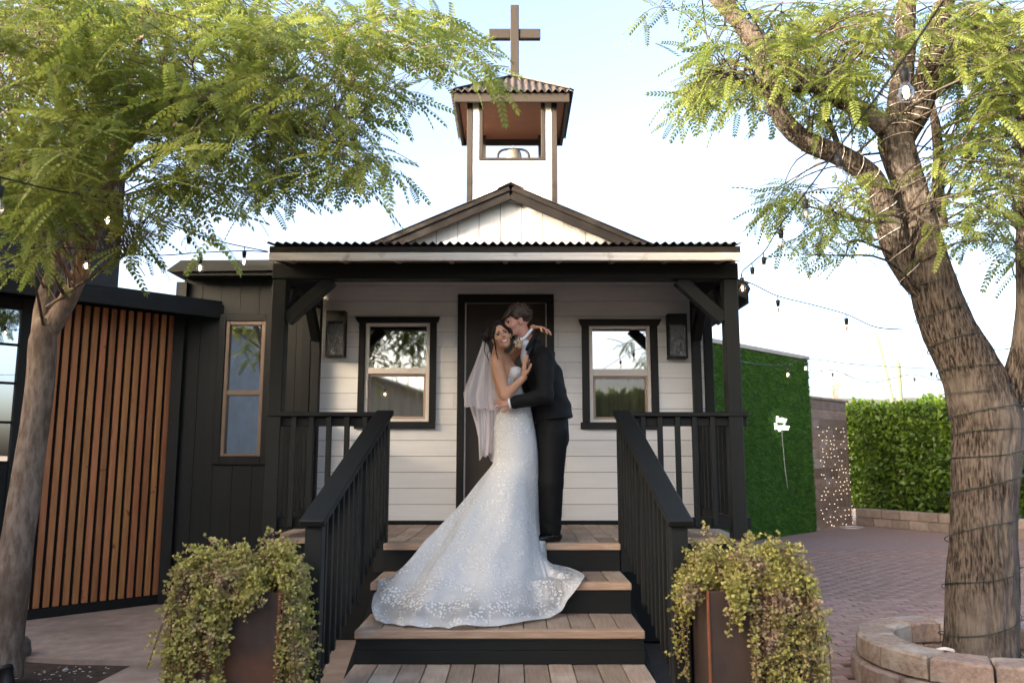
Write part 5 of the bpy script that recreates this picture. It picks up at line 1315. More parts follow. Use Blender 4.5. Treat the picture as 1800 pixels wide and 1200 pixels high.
m_hair_m = M('brown_wavy_hair', (.020, .012, .008), (.050, .030, .018), .55, 45, bump=.9, bdist=.006, spec=.35)
m_suit = M('black_suit_cloth', (.0042, .0042, .0044), (.006, .006, .0062), .75, 60, bump=.12, bdist=.001, spec=.22)
m_shirt = M('white_shirt_cotton', (.80, .80, .82), rough=.7)
m_satin = M('black_satin', (.006, .006, .006), rough=.3, spec=.5)
m_shoe = M('polished_black_leather', (.006, .006, .007), rough=.12, spec=.6)
m_eyew = M('eye_white', (.72, .68, .64), rough=.2); m_iris = M('dark_iris', (.012, .007, .004), rough=.1); m_lip = M('rose_lips', (.42, .10, .085), rough=.4); m_lipm = M('pale_lips', (.42, .19, .14), rough=.5); m_teeth = M('teeth', (.80, .76, .70), rough=.25); m_brow = M('dark_brow', (.03, .018, .012), rough=.8)
m_flower = M('cream_rose', (.62, .45, .30), (.50, .33, .22), .7, 20); m_flower2 = M('dried_tan_leaf', (.26, .19, .10), (.17, .13, .07), .8, 15)
def face_bits(L, field, parent, lip, smile, brow=m_brow):
    ys = np.linspace(.15, .0, 301)
    def S(x, z, off=0.):                     # point of the face surface straight ahead of (x, z)
        d = field(np.array([L(x, y, z) for y in ys])); i = int(np.argmax(d < 0)); return L(x, ys[i] + off, z)
    def patch(name, cx, cz, rx, rz, off, mat, lid=1.):
        pts = [S(cx + rx * math.cos(a), cz + rz * math.sin(a) * (lid if math.sin(a) < 0 else 1), off) for a in [2 * math.pi * i / 14 for i in range(14)]]
        V = [tuple(S(cx, cz, off + .002))] + [tuple(p) for p in pts]; mobj(name, V, [(0, (i + 1) % 14 + 1, i + 1) for i in range(14)], mat, parent, True)
    for sg in (-1, 1):
        patch('eye', sg * .030, .003, .0150, .0068, .0012, m_eyew, .8 if not smile else .55); patch('iris', sg * .030, .0036, .0068, .0066, .0028, m_iris, .8)
        tube('eyelash', [S(sg * .0145, .003, .0015), S(sg * .022, .0092, .003), S(sg * .033, .0105, .003), S(sg * .047, .0055, .002)], .0022, m_brow, parent, 5)
        tube('eyebrow', [S(sg * .012, .0215, .001), S(sg * .027, .0275, .001), S(sg * .048, .0215, .001)], [.003, .0036, .0014], brow, parent, 6)
    w_ = .030 if smile else .021; lift = .010 if smile else 0
    up_ = [S(-w_, -.056 + lift, .0), S(-.014, -.0535 + lift * .25, .0), S(0, -.0545, .0005), S(.014, -.0535 + lift * .25, .0), S(w_, -.056 + lift, .0)]
    lo_ = [S(-w_, -.057 + lift, .0), S(-.015, -.0685 + lift * .1, .0), S(0, -.0715, .0005), S(.015, -.0685 + lift * .1, .0), S(w_, -.057 + lift, .0)]
    tube('upper_lip', smooth_path(up_, 4), [.0015] + [.0036] * 15 + [.0015], lip, parent, 8); tube('lower_lip', smooth_path(lo_, 4), [.0015] + [.0042] * 15 + [.0015], lip, parent, 8)
    if smile:
        a_, b_ = smooth_path(up_, 4), smooth_path(lo_, 4); fw = nv(np.array(L(0, 1, 0)) - np.array(L(0, 0, 0))) * .0016
        V = [tuple(np.array(p) + fw) for p in a_] + [tuple(np.array(p) + fw) for p in b_]; n = len(a_)
        mobj('teeth', V, [(i, i + 1, n + i + 1, n + i) for i in range(n - 1)], m_teeth, parent, True)

# ---------------------------------------------------------------- groom
GZ = .812
groom = empty('person', tuple(P(968, 952, 6.15).xy) + (GZ,), 'person in a black suit and bow tie kissing the one in white on the porch', 'person')
hc = pp(909, 566, 6.20)
hf, HL, hax = head_sdf(hc, (-1, -.32, -.24), (-.20, 0, 1), 1.04)
neck = U(.03, cap(hc + np.array((.03, .0, -.06)), pp(933, 615, 6.22), .056, .064))
Sn, Sf = pp(957, 634, 6.02), pp(938, 634, 6.40)
En, Wn = pp(958, 696, 5.88), pp(906, 707, 5.90)
Ef, Wf = pp(925, 692, 6.50), pp(890, 690, 6.36)
tors = [(pp(946, 632, 6.2), .17, .09), (pp(955, 662, 6.2), .175, .115), (pp(960, 700, 6.2), .16, .11), (pp(966, 745, 6.2), .165, .12)]
hips = [pp(972, 762, 6.10), pp(964, 762, 6.29)]; knees = [pp(968, 848, 6.08), pp(965, 848, 6.28)]; ank = [pp(967, 930, 6.10), pp(966, 926, 6.31)]
sdx, fdx = (0, 1, 0), (1, 0, 0)
skin = U(.02, hf, neck, etube(tors, sdx, fdx), cap(Sn, En, .05, .042), cap(En, Wn, .042, .028), cap(Sf, Ef, .05, .042), cap(Ef, Wf, .042, .028), *[cap(hips[i], knees[i], .08, .055) for i in (0, 1)], *[cap(knees[i], ank[i], .055, .038) for i in (0, 1)])
hn = hand_sdf(Wn + np.array((-.005, 0, 0)), (-1, .25, .08), (.1, 1, -.1), 1, 1.02, (.3, .35, .35)); hfr = hand_sdf(Wf, (-1, -.55, .1), (.2, -1, 0), -1, 1.02)
body = U(.006, skin, hn, hfr)
smesh('body', body, (-.14, 5.72, .84), (.62, 6.62, 2.62), .0048, m_skin_m, groom)
face_bits(HL, hf, groom, m_lipm, False, m_hair_m)
# hair: wavy mop of overlapping locks over the skull
random.seed(4); locks = []
hcap = ell(HL(0, -.030, .050), np.array((.088, .100, .084)) * 1.04, hax)
for _ in range(150):
    th = random.uniform(0, 2 * math.pi); ph = random.uniform(-.35, 1.5)
    d = (math.cos(th) * math.cos(ph), math.sin(th) * math.cos(ph), math.sin(ph))
    q = (d[0] * .082, -.028 + d[1] * .094, .045 + d[2] * .082)
    if q[1] > .045 and q[2] < .062: continue
    if q[1] > -.005 and q[2] < .012: continue
    a = HL(*q); v = nv(np.array(HL(d[0], d[1], d[2])) - np.array(HL(0, 0, 0))); tg = nv(np.cross(v, rng.normal(0, 1, 3))); 
    b = a + tg * random.uniform(.02, .042) + v * random.uniform(.0, .014); locks.append(cap(a, b, random.uniform(.009, .014), .006))
for k in range(16):       # fringe falling over the brow
    x = -.062 + .124 * k / 15; a = HL(x, .050, .088); b = HL(x + random.uniform(-.012, .012), .088 + random.uniform(-.008, .008), .052 + random.uniform(-.010, .014)); locks.append(cap(a, b, .013, .006))
facecut = ell(HL(0, .085, -.012), np.array((.078, .075, .070)) * 1.02, hax)
hairf = U(.008, SUB(hcap, facecut, .01), *locks)
hairf = SUB(hairf, U(.01, cap(HL(-.09, .0, -.012), HL(-.066, .0, -.03), .022, .026), cap(HL(.09, .0, -.012), HL(.066, .0, -.03), .022, .026)), .006)
hairf = SUB(hairf, half(HL(0, -.08, -.055), np.array(HL(0, 0, 1)) - np.array(HL(0, .35, 0)) ), .01)
smesh('hair', hairf, hc - .17, hc + .17, .0035, m_hair_m, groom)
# jacket
jt = [(pp(940, 622, 6.21), .15, .07), (pp(952, 638, 6.2), .215, .105), (pp(959, 665, 6.2), .205, .135), (pp(965, 700, 6.2), .185, .14), (pp(970, 722, 6.2), .185, .150), (pp(972, 738, 6.2), .195, .160)]
jac = U(.035, etube(jt, sdx, fdx), U(.02, cap(Sn, En, .072, .062), cap(En, Wn + (Wn - En) * .02, .062, .047)), U(.02, cap(Sf, Ef, .072, .06), cap(Ef, Wf, .06, .045)))
jac = INT(jac, half(pp(972, 738, 6.2), (.12, 0, -1)), .006)
jac = SUB(jac, U(.02, cap(pp(918, 588, 6.2), pp(929, 614, 6.2), .060, .060), cap(pp(924, 606, 6.16), pp(908, 640, 6.12), .045, .03)), .008)
jac = INT(jac, half(Wn + np.array((-.012, 0, 0)), nv(Wn - En) * 1.0), .004) if False else jac
wr = lambda p: .0035 * np.sin((p[:, 2] * 55 + p[:, 0] * 38)) * np.clip(1 - np.abs((p - np.array(En)) @ np.array((0, 0, 1))) / .16, 0, 1) + .0018 * np.sin(p[:, 2] * 31 + p[:, 1] * 23)
smesh('jacket', lambda p: jac(p) + wr(p), (-.06, 5.7, 1.62), (.66, 6.66, 2.40), .005, m_suit, groom)
# lapel and sleeve cuff edge, vent at the back
tube('lapel', smooth_path([pp(943, 597, 6.14), pp(933, 612, 6.05), pp(925, 632, 6.0), pp(927, 655, 5.99)], 4), [.008, .014, .016, .006] and .011, m_satin, groom, 8)
tube('cuff', [Wn + nv(Wn - En) * .035 + np.array((0, 0, 0)), Wn + nv(Wn - En) * .05], .040, m_shirt, groom, 16)
# trousers
trs = U(.02, etube([(pp(968, 735, 6.2), .17, .135), (pp(970, 770, 6.2), .175, .135)], sdx, fdx), *[U(.02, cap(hips[i], knees[i], .112, .092), cap(knees[i], ank[i], .092, .080)) for i in (0, 1)])
trs = INT(trs, half(pp(966, 938, 6.1), (0, 0, -1)), .004)
wr2 = lambda p: .003 * np.sin(p[:, 2] * 60 + p[:, 0] * 50) * np.exp(-((p[:, 2] - .93) / .07) ** 2) + .0025 * np.sin(np.arctan2(p[:, 1] - 6.1, p[:, 0] - .3) * 5)
smesh('trousers', lambda p: trs(p) + wr2(p), (.02, 5.9, .84), (.62, 6.52, 1.82), .0055, m_suit, groom)
# shirt, collar, bow tie
tube('collar', smooth_path([pp(908, 596, 6.13), pp(915, 598, 6.118), pp(924, 592, 6.120), pp(933, 581, 6.15), pp(938, 576, 6.22)], 4), .0115, m_shirt, groom, 8)
tube('jacket_collar', smooth_path([pp(926, 616, 6.06), pp(933, 602, 6.08), pp(941, 590, 6.12), pp(945, 584, 6.2), pp(941, 586, 6.3)], 4), [.012] + [.017] * 15 + [.014], m_suit, groom, 8)
smesh('shirt', U(.01, ell(pp(925, 626, 6.18), (.045, .07, .085)), cap(pp(912, 600, 6.14), pp(924, 606, 6.16), .034, .04)), (-.1, 5.9, 2.1), (.3, 6.4, 2.55), .006, m_shirt, groom)
smesh('bow_tie', U(.006, ell(pp(903, 594, 6.09), (.016, .022, .020)), ell(pp(907, 593, 6.05), (.016, .022, .024)), cap(pp(905, 594, 6.08), pp(905, 594, 6.06), .011, .011)), (-.06, 5.95, 2.25), (.12, 6.2, 2.45), .0035, m_satin, groom)
# boutonniere
bo = pp(911, 604, 5.995)
for k in range(11):
    a = k * 2.4; r = .004 * k ** .5 * 1.8; q = bo + np.array((r * math.cos(a), -.012, r * math.sin(a))); d = nv((math.cos(a), -.7, math.sin(a)))
    V, F = lathe([(0, 0), (.012, .006), (.013, .014), (.008, .018)], 8)
    mobj('petal', V, F, m_flower, groom, True, Matrix.Translation(q) @ Vector(d).to_track_quat('Z', 'Y').to_matrix().to_4x4())
for k in range(7):
    q = bo + np.array((random.uniform(-.02, .012), .005, random.uniform(-.03, .03))); e = q + np.array((random.uniform(-.045, -.0), -.012, random.uniform(-.05, .055))); tube('sprig', [q, (q + e) / 2 + np.array((0, -.006, 0)), e], [.003, .007, .001], m_flower2, groom, 5)
# shoes
for i, (hx_, tx_, hy_, ty_) in enumerate(((979, 952, 6.13, 6.05), (974, 950, 6.32, 6.22))):
    h0 = np.array(P(hx_, 950, hy_)); h0[2] = GZ; t0 = np.array(P(tx_, 950, ty_)); t0[2] = GZ
    t0 = h0 + nv(t0 - h0) * .20
    s = U(.02, cap(h0 + (0, 0, .04), h0 + nv(t0 - h0) * .07 + (0, 0, .042), .042, .042), cap(h0 + nv(t0 - h0) * .06 + (0, 0, .035), t0 + (0, 0, .024), .040, .026), cap(ank[i], h0 + nv(t0 - h0) * .03 + (0, 0, .07), .035, .036))
    s = INT(s, half((0, 0, GZ + .003), (0, 0, -1)), .004)
    smesh('shoe', s, np.minimum(h0, t0) - (.08, .08, .03), np.maximum(h0, t0) + (.08, .08, .16), .004, m_shoe, groom)

# ---------------------------------------------------------------- bride
bride = empty('person', (0.02, 6.12, GZ), 'smiling person with dark updo in white lace gown and veil on the steps', 'person')
bc = pp(881, 591, 6.015)
bf_, BL, bax = head_sdf(bc, (.10, -1, .10), (-.36, .05, 1), .94, True)
neckb = cap(bc + np.array((-.012, .03, -.05)), pp(874, 627, 6.10), .042, .046)
Sr, Er, Wr = pp(873, 636, 6.04), pp(889, 696, 5.925), pp(921, 663, 5.935)
Slf, Elf, Wlf = pp(893, 634, 6.26), pp(926, 606, 6.46), pp(937, 576, 6.20)
sbx, fbx = nv((.45, 1, 0)), nv((1, -.45, 0))
btors = [(pp(881, 634, 6.14), .135, .062), (pp(886, 655, 6.15), .145, .085), (pp(893, 680, 6.16), .125, .082), (pp(901, 706, 6.16), .118, .085), (pp(904, 735, 6.15), .155, .125), (pp(906, 765, 6.14), .165, .14)]
bust = U(.02, ell(pp(905, 656, 6.07), (.048, .05, .05)), ell(pp(911, 656, 6.19), (.048, .05, .05)))
tb_ = U(.02, etube(btors, sbx, fbx), bust)
armr = U(.016, cap(Sr, Er, .046, .038), cap(Er, Wr, .038, .0255)); arml = U(.016, cap(Slf, Elf, .045, .038), cap(Elf, Wlf, .036, .0255))
hr = hand_sdf(Wr, (.02, .02, 1), (1, .35, 0), -1, .95, (.12, .15, .2), .05, .6); hl = hand_sdf(Wlf, (.8, -.62, -.12), (-.25, .15, -1), 1, 1.0, (.30, .45, .35), .26, .5)
legs = U(.03, cap(pp(900, 765, 6.08), pp(905, 850, 6.05), .085, .055), cap(pp(910, 765, 6.22), pp(912, 850, 6.2), .085, .055), cap(pp(905, 850, 6.05), pp(905, 935, 6.1), .055, .035), cap(pp(912, 850, 6.2), pp(912, 932, 6.22), .055, .035))
bodyb = U(.006, U(.024, bf_, neckb, tb_, armr, arml, legs), hr, hl)
smesh('body', bodyb, (-.26, 5.78, .83), (.36, 6.56, 2.52), .0044, m_skin_f, bride)
face_bits(BL, bf_, bride, m_lip, True)
# dark updo: centre-parted cap, low bun and loose curls
hcapb = ell(BL(0, -.026, .034), np.array((.084, .099, .086)) * .94, bax)
cutb = ell(BL(0, .098, -.026), np.array((.060, .066, .086)) * .96, bax)
hb = SUB(hcapb, cutb, .008); hb = SUB(hb, half(BL(0, -.09, -.055), np.array(BL(0, 0, 1)) - np.array(BL(0, .1, 0))), .015)
bunc = pp(856, 590, 6.09); bl_ = [ell(bunc, (.042, .05, .056)), ell(pp(864, 584, 6.07), (.04, .06, .055))]
random.seed(9)
for k in range(22):
    d = nv(rng.normal(0, 1, 3)); a = bunc + d * .036; b = a + nv(np.cross(d, rng.normal(0, 1, 3))) * .04; bl_.append(cap(a, b, .014, .009))
for k in range(26):      # strands swept back from the parting
    x = -.078 + .156 * k / 25; sg = 1 if x > 0 else -1; a = BL(sg * .010, .062 - .5 * abs(x), .115 - abs(x) * .25); b = BL(x, .030 - .2 * abs(x), .08 - abs(x) * .9); bl_.append(cap(a, b, .008, .011))
bl_.append(cap(BL(-.060, -.03, .02), bunc, .045, .035))
smesh('hair', U(.009, hb, *bl_), np.minimum(bc, bunc) - .14, np.maximum(bc, bunc) + .14, .0035, m_hair_f, bride)
for (pts, r) in (([BL(-.060, .052, .055), BL(-.078, .05, .0), BL(-.074, .046, -.05), BL(-.09, .04, -.10), BL(-.075, .04, -.15)], .0045), ([pp(853, 600, 6.03), pp(852, 618, 6.02), pp(858, 630, 6.01), pp(861, 642, 6.01)], .005), ([pp(857, 600, 6.02), pp(862, 612, 6.0), pp(857, 622, 6.0), pp(860, 634, 6.0)], .004), ([BL(.062, .045, .05), BL(.074, .04, .0), BL(.070, .035, -.06), BL(.085, .02, -.12), BL(.078, .01, -.19)], .004), ([BL(.066, .03, .0), BL(.08, .02, -.08), BL(.09, .0, -.16), BL(.088, -.01, -.23)], .006)):
    sp_ = smooth_path(pts, 6); tube('curl', sp_, [r * (1 - .75 * i / (len(sp_) - 1)) for i in range(len(sp_))], m_hair_f, bride, 6)

# gown -------------------------------------------------------------
def lace_mat(name, sheer):
    m, t, b, out = node_mat(name)
    tc = t.nodes.new('ShaderNodeTexCoord'); uv = t.nodes.new('ShaderNodeAttribute'); uv.attribute_name = 'drop'
    v1 = t.nodes.new('ShaderNodeTexVoronoi'); v1.inputs['Scale'].default_value = 26; v1.feature = 'F1'
    v2 = t.nodes.new('ShaderNodeTexVoronoi'); v2.inputs['Scale'].default_value = 52; v2.feature = 'F1'
    nz = t.nodes.new('ShaderNodeTexNoise'); nz.inputs['Scale'].default_value = 9; nz.inputs['Detail'].default_value = 3
    dis = t.nodes.new('ShaderNodeVectorMath'); dis.operation = 'MULTIPLY_ADD'; dis.inputs[1].default_value = (.05, .05, .05)
    t.links.new(nz.outputs['Color'], dis.inputs[0]); t.links.new(tc.outputs['Object'], dis.inputs[2]); t.links.new(tc.outputs['Object'], nz.inputs['Vector'])
    for v in (v1, v2): t.links.new(dis.outputs[0], v.inputs['Vector'])
    def mth(op, a, b_=None, clampv=False):
        n = t.nodes.new('ShaderNodeMath'); n.operation = op; n.use_clamp = clampv
        for i, q in enumerate((a, b_)):
            if q is None: continue
            if isinstance(q, (int, float)): n.inputs[i].default_value = q
            else: t.links.new(q, n.inputs[i])
        return n.outputs[0]
    n2 = t.nodes.new('ShaderNodeTexNoise'); n2.inputs['Scale'].default_value = 10; n2.inputs['Detail'].default_value = 2; t.links.new(tc.outputs['Object'], n2.inputs['Vector'])
    petals = ramp(t, v2.outputs['Distance'], [(.38, (1, 1, 1)), (.52, (0, 0, 0))]).outputs[0]
    spray = ramp(t, n2.outputs['Fac'], [(.40, (0, 0, 0)), (.50, (1, 1, 1))]).outputs[0]
    motif = mth('MULTIPLY', petals, spray)                      # applique sprays
    b.inputs['Base Color'].default_value = (.80, .80, .79, 1); b.inputs['Roughness'].default_value = .6; b.inputs['Specular IOR Level'].default_value = .3
    mx = t.nodes.new('ShaderNodeMix'); mx.data_type = 'RGBA'; t.links.new(motif, mx.inputs[0]); mx.inputs[6].default_value = (.70, .70, .69, 1); mx.inputs[7].default_value = (.90, .90, .89, 1); t.links.new(mx.outputs[2], b.inputs['Base Color'])
    bp = t.nodes.new('ShaderNodeBump'); bp.inputs['Strength'].default_value = .9; bp.inputs['Distance'].default_value = .006; t.links.new(motif, bp.inputs['Height']); t.links.new(bp.outputs[0], b.inputs['Normal'])
    tl_ = t.nodes.new('ShaderNodeBsdfTranslucent'); tl_.inputs[0].default_value = (.85, .84, .83, 1)
    m1 = t.nodes.new('ShaderNodeMixShader'); m1.inputs[0].default_value = .22; t.links.new(b.outputs[0], m1.inputs[1]); t.links.new(tl_.outputs[0], m1.inputs[2])
    tp = t.nodes.new('ShaderNodeBsdfTransparent'); tp.inputs[0].default_value = (1, .97, .96, 1)
    if sheer:
        # sheer tulle near the hem between the applique
        hem = ramp(t, uv.outputs['Fac'], [(.70, (0, 0, 0)), (.82, (1, 1, 1)), (.94, (1, 1, 1)), (.975, (.1, .1, .1))]).outputs[0]
        inv = mth('SUBTRACT', 1.0, motif); a = mth('MULTIPLY', mth('MULTIPLY', inv, hem), .42, True)
        m2 = t.nodes.new('ShaderNodeMixShader'); t.links.new(a, m2.inputs[0]); t.links.new(m1.outputs[0], m2.inputs[1]); t.links.new(tp.outputs[0], m2.inputs[2]); t.links.new(m2.outputs[0], out.inputs[0])
    else: t.links.new(m1.outputs[0], out.inputs[0])
    return m
m_lace = lace_mat('floral_lace', False); m_lace_s = lace_mat('sheer_lace_train', True)
bod = lambda p: tb_(p) - .009
bod = INT(bod, half(pp(888, 692, 6.1), nv((-.96, .10, .25))), .006); bod = INT(bod, half(pp(912, 645, 6.1), nv((-.25, .1, 1))), .006)
smesh('bodice', bod, (-.25, 5.85, 1.45), (.32, 6.48, 2.35), .005, m_lace, bride)
rows = [(704, 886, 930, .118, 6.16), (716, 880, 933, .140, 6.155), (732, 872, 936, .160, 6.15), (752, 868, 940, .172, 6.14), (775, 869, 944, .175, 6.13), (797, 869, 946, .170, 6.12), (815, 866, 947, .165, 6.11)]
NT = 200; SK = []; DR = []
th_ = [2 * math.pi * i / NT for i in range(NT)]       # 0 = left, then toward the viewer, then right, then far side
for (py, xl, xr, ry, Yc) in rows:
    cL, cR = P(xl, py, Yc), P(xr, py, Yc); c = (cL + cR) / 2; rx = (cR.x - cL.x) / 2
    SK.append([Vector((c.x - rx * math.cos(a), c.y - ry * math.sin(a), c.z)) for a in th_]); DR.append(0.)
hemp = [P(657, 1050, 5.36), G(664, 1092, .425), G(720, 1101, .422), G(800, 1104, .422), G(880, 1099, .422), G(950, 1088, .424), G(983, 1080, .425), P(1000, 1050, 5.40), P(1022, 1022, 5.455) + Vector((0, 0, .0)), P(1026, 1010, 5.70), P(1004, 994, 5.86), P(964, 990, 5.88), P(944, 955, 5.99), Vector((.15, 6.18, GZ + .01)), Vector((.12, 6.40, GZ + .01)), Vector((-.05, 6.5, GZ + .01)), Vector((-.28, 6.36, GZ + .01)), Vector((-.50, 6.10, GZ + .01)), P(690, 1010, 5.70)]
n = len(hemp); cl = []
for i in range(n):
    p0, p1, p2, p3 = hemp[i - 1], hemp[i], hemp[(i + 1) % n], hemp[(i + 2) % n]
    for k in range(12):
        t = k / 12; cl.append(.5 * ((2 * p1) + (p2 - p0) * t + (2 * p0 - 5 * p1 + 4 * p2 - p3) * t * t + (3 * p1 - p0 - 3 * p2 + p3) * t ** 3))
key = {0: 0., 3: .25, 6: .36, 9: .47, 12: .56, 15: .75, 18: .95, 19: 1.}       # hem control index -> fraction of the turn
ks = sorted(key); hem = []
for i in range(NT):
    f = i / NT
    for a, b in zip(ks, ks[1:]):
        if key[a] <= f <= key[b]: idx = (a + (b - a) * (f - key[a]) / (key[b] - key[a])) * 12; break
    i0 = int(idx); hem.append(cl[i0 % len(cl)].lerp(cl[(i0 + 1) % len(cl)], idx - i0))
K = SK[-1]; NR = 40
for r in range(1, NR + 1):
    t = r / NR; row = []
    for i in range(NT):
        k, h = K[i], hem[i]; L = (h - k).length
        fr_ = i / NT; ex = 1.0 + 4.6 * math.exp(-((fr_ - .50) / .12) ** 2) + .5 * math.exp(-((fr_ - .75) / .15) ** 2); te = t ** ex; ty_e = t ** (1 + (ex - 1) * .22); p = Vector((k.x + (h.x - k.x) * te, k.y + (h.y - k.y) * ty_e, k.z + (h.z - k.z) * (t ** (1 / (1 + .35 * (ex - 1)))))); bow = math.sin(math.pi * t)
        p.z -= bow * .05 * min(1, L / 1.2); 
        out = Vector((h.x - k.x, h.y - k.y, 0)); out = out.normalized() if out.length > 1e-4 else Vector((0, -1, 0)); tg = Vector((-out.y, out.x, 0))
        fo = math.sin(i / NT * 2 * math.pi * 9 + 1.3 * math.sin(t * 3 + i * .05)) * .030 + math.sin(i / NT * 2 * math.pi * 23 + 2 * t) * .008 + mnoise.noise(Vector((p.x * 5, p.y * 5, t * 3))) * .04
        amp = min(1, t * 1.4) * (1 if L > .5 else .4) * (1 - .55 * t ** 4)
        p.z += fo * amp * .8; p += out * fo * amp * .5
        sz = stair_z(p.x, p.y) + .012
        # rest on the treads, easing over each nosing
        sz = max(sz, stair_z(p.x, p.y + .03) + .012 if p.y > 4.9 else sz)
        if r >= NR - 5: p.z = p.z * .4 + .6 * max(p.z, sz)
        p.z = max(p.z, sz + .004 * (1 + math.sin(i * .7 + r)))
        row.append(p)
    SK.append(row); DR.append(t)
V = [tuple(p) for row in SK for p in row]; F = []
for r in range(len(SK) - 1):
    for i in range(NT):
        j = (i + 1) % NT; F.append((r * NT + i, r * NT + j, (r + 1) * NT + j, (r + 1) * NT + i))
sk = mobj('skirt', V, F, m_lace_s, bride, True)
at_ = sk.data.attributes.new('drop', 'FLOAT', 'POINT'); at_.data.foreach_set('value', np.repeat(np.array(DR, np.float32), NT))
# opaque satin underskirt, ends short of the lace hem
V = []; F = []; nr_ = len(SK); use = list(range(0, nr_ - 2))
for r in use:
    cen = Vector((0, 0, 0))
    for p in SK[r]: cen += p
    cen /= NT
    for p in SK[r]:
        d = (cen - p); d.z = 0
        q = p + d.normalized() * .014 - Vector((0, 0, .006 if r > 6 else 0)); V.append(tuple(q))
for r in range(len(use) - 1):
    for i in range(NT):
        j = (i + 1) % NT; F.append((r * NT + i, r * NT + j, (r + 1) * NT + j, (r + 1) * NT + i))
m_lining = M('ivory_satin_lining', (.74, .73, .71), (.70, .69, .67), .5, 5)
us = mobj('underskirt', V, F, m_lining, bride, True)
at2 = us.data.attributes.new('drop', 'FLOAT', 'POINT'); at2.data.foreach_set('value', np.repeat(np.array(DR[:len(use)], np.float32), NT))
lt = m_lining.node_tree; la = lt.nodes.new('ShaderNodeAttribute'); la.attribute_name = 'drop'; ln_ = lt.nodes.new('ShaderNodeTexNoise'); ln_.inputs['Scale'].default_value = 9; ltc = lt.nodes.new('ShaderNodeTexCoord'); lt.links.new(ltc.outputs['Object'], ln_.inputs['Vector'])
lm = lt.nodes.new('ShaderNodeMath'); lm.operation = 'MULTIPLY_ADD'; lm.inputs[1].default_value = .5; lt.links.new(ln_.outputs['Fac'], lm.inputs[0]); lt.links.new(la.outputs['Fac'], lm.inputs[2])
lr = ramp(lt, lm.outputs[0], [(1.0, (0, 0, 0)), (1.0, (1, 1, 1))]); lr.color_ramp.elements[0].position = 0; lr.color_ramp.elements[1].position = 1
lmr = lt.nodes.new('ShaderNodeMapRange'); lmr.inputs[1].default_value = 1.04; lmr.inputs[2].default_value = 1.20; lt.links.new(lm.outputs[0], lmr.inputs[0]); lt.nodes.remove(lr)
ltp = lt.nodes.new('ShaderNodeBsdfTransparent'); lms = lt.nodes.new('ShaderNodeMixShader'); lo_n = [n for n in lt.nodes if n.type == 'OUTPUT_MATERIAL'][0]; lb_n = [n for n in lt.nodes if n.type == 'BSDF_PRINCIPLED'][0]
lt.links.new(lmr.outputs[0], lms.inputs[0]); lt.links.new(lb_n.outputs[0], lms.inputs[1]); lt.links.new(ltp.outputs[0], lms.inputs[2]); lt.links.new(lms.outputs[0], lo_n.inputs[0])
# veil ---------------------------------------------------------------
m_veil, t_, b_, o_ = node_mat('sheer_white_tulle')
t_.nodes.remove(b_)
df = t_.nodes.new('ShaderNodeBsdfDiffuse'); df.inputs[0].default_value = (.90, .88, .93, 1); tlv = t_.nodes.new('ShaderNodeBsdfTranslucent'); tlv.inputs[0].default_value = (.86, .83, .86, 1)
a1 = t_.nodes.new('ShaderNodeMixShader'); a1.inputs[0].default_value = .35; t_.links.new(df.outputs[0], a1.inputs[1]); t_.links.new(tlv.outputs[0], a1.inputs[2])
tv_ = t_.nodes.new('ShaderNodeBsdfTransparent'); lw = t_.nodes.new('ShaderNodeLayerWeight'); lw.inputs[0].default_value = .35
mr = t_.nodes.new('ShaderNodeMapRange'); mr.inputs[3].default_value = .36; mr.inputs[4].default_value = .78; t_.links.new(lw.outputs['Facing'], mr.inputs[0])
a2 = t_.nodes.new('ShaderNodeMixShader'); t_.links.new(mr.outputs[0], a2.inputs[0]); t_.links.new(tv_.outputs[0], a2.inputs[1]); t_.links.new(a1.outputs[0], a2.inputs[2]); t_.links.new(a2.outputs[0], o_.inputs[0])
m_trim = M('blush_satin_edge', (.72, .60, .57), rough=.5)
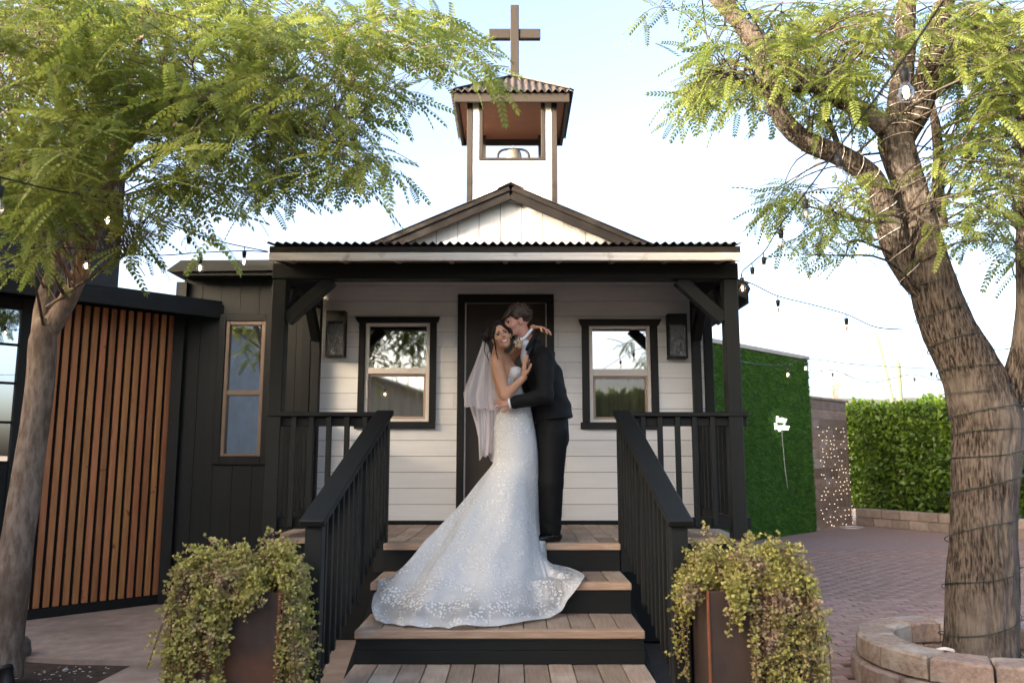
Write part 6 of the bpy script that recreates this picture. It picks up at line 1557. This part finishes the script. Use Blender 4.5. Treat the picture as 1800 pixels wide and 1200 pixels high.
def interp(tab, v):
    for (a, *x), (b, *y) in zip(tab, tab[1:]):
        if a <= v <= b: f = (v - a) / (b - a); return [p + (q - p) * f for p, q in zip(x, y)]
    return tab[-1][1:]
def veil(name, left, right, depth, folds, ph, nu=70, nvv=50):
    """left and right edges given as (fraction down, px, py)"""
    V = []; F = []
    for j in range(nvv + 1):
        v = j / nvv; lx, ly = interp(left, v); rx, ry = interp(right, v)
        for i in range(nu + 1):
            u = i / nu; spread = v ** .7
            Y = depth + .10 * (u - .5) * -1 * spread + (.022 * math.sin(u * folds * 2 * math.pi + ph + v * .8) + .006 * math.sin(u * folds * 11 + ph * 2 + 2 * v) + .045 * mnoise.noise(Vector((u * 7 + ph, v * 1.5, ph)))) * spread
            scal = .0 if v < .8 else 2.5 * math.sin(u * folds * 2 * math.pi + ph) * (v - .8) / .2
            V.append(tuple(P(lx + (rx - lx) * u, ly + (ry - ly) * u + scal, Y)))
    for j in range(nvv):
        for i in range(nu): a = j * (nu + 1) + i; F.append((a, a + 1, a + nu + 2, a + nu + 1))
    o = mobj(name, V, F, m_veil, bride, True)
    tube('veil_edge', [Vector(V[nvv * (nu + 1) + i]) for i in range(nu + 1)], .0022, m_trim, o, 5); tube('veil_edge', [Vector(V[j * (nu + 1)]) for j in range(6, nvv + 1)], .0018, m_trim, o, 5)
veil('veil', [(0, 848, 598), (.15, 845, 612), (.4, 835, 640), (.7, 823, 668), (.9, 815, 690), (1, 817, 712)], [(0, 856, 604), (.15, 863, 622), (.4, 869, 650), (.7, 876, 684), (.9, 881, 706), (1, 884, 722)], 6.20, 3.2, .4)
veil('veil', [(0, 848, 600), (.2, 842, 640), (.5, 838, 710), (.75, 841, 762), (1, 843, 806)], [(0, 858, 606), (.2, 868, 650), (.5, 880, 710), (.75, 878, 760), (1, 872, 790)], 6.24, 2.6, 1.7)
veil('veil', [(0, 849, 600), (.3, 832, 660), (.6, 822, 700), (.8, 836, 745), (1, 846, 790)], [(0, 857, 606), (.3, 870, 660), (.6, 880, 720), (.8, 879, 755), (1, 868, 812)], 6.30, 2.2, 2.9)
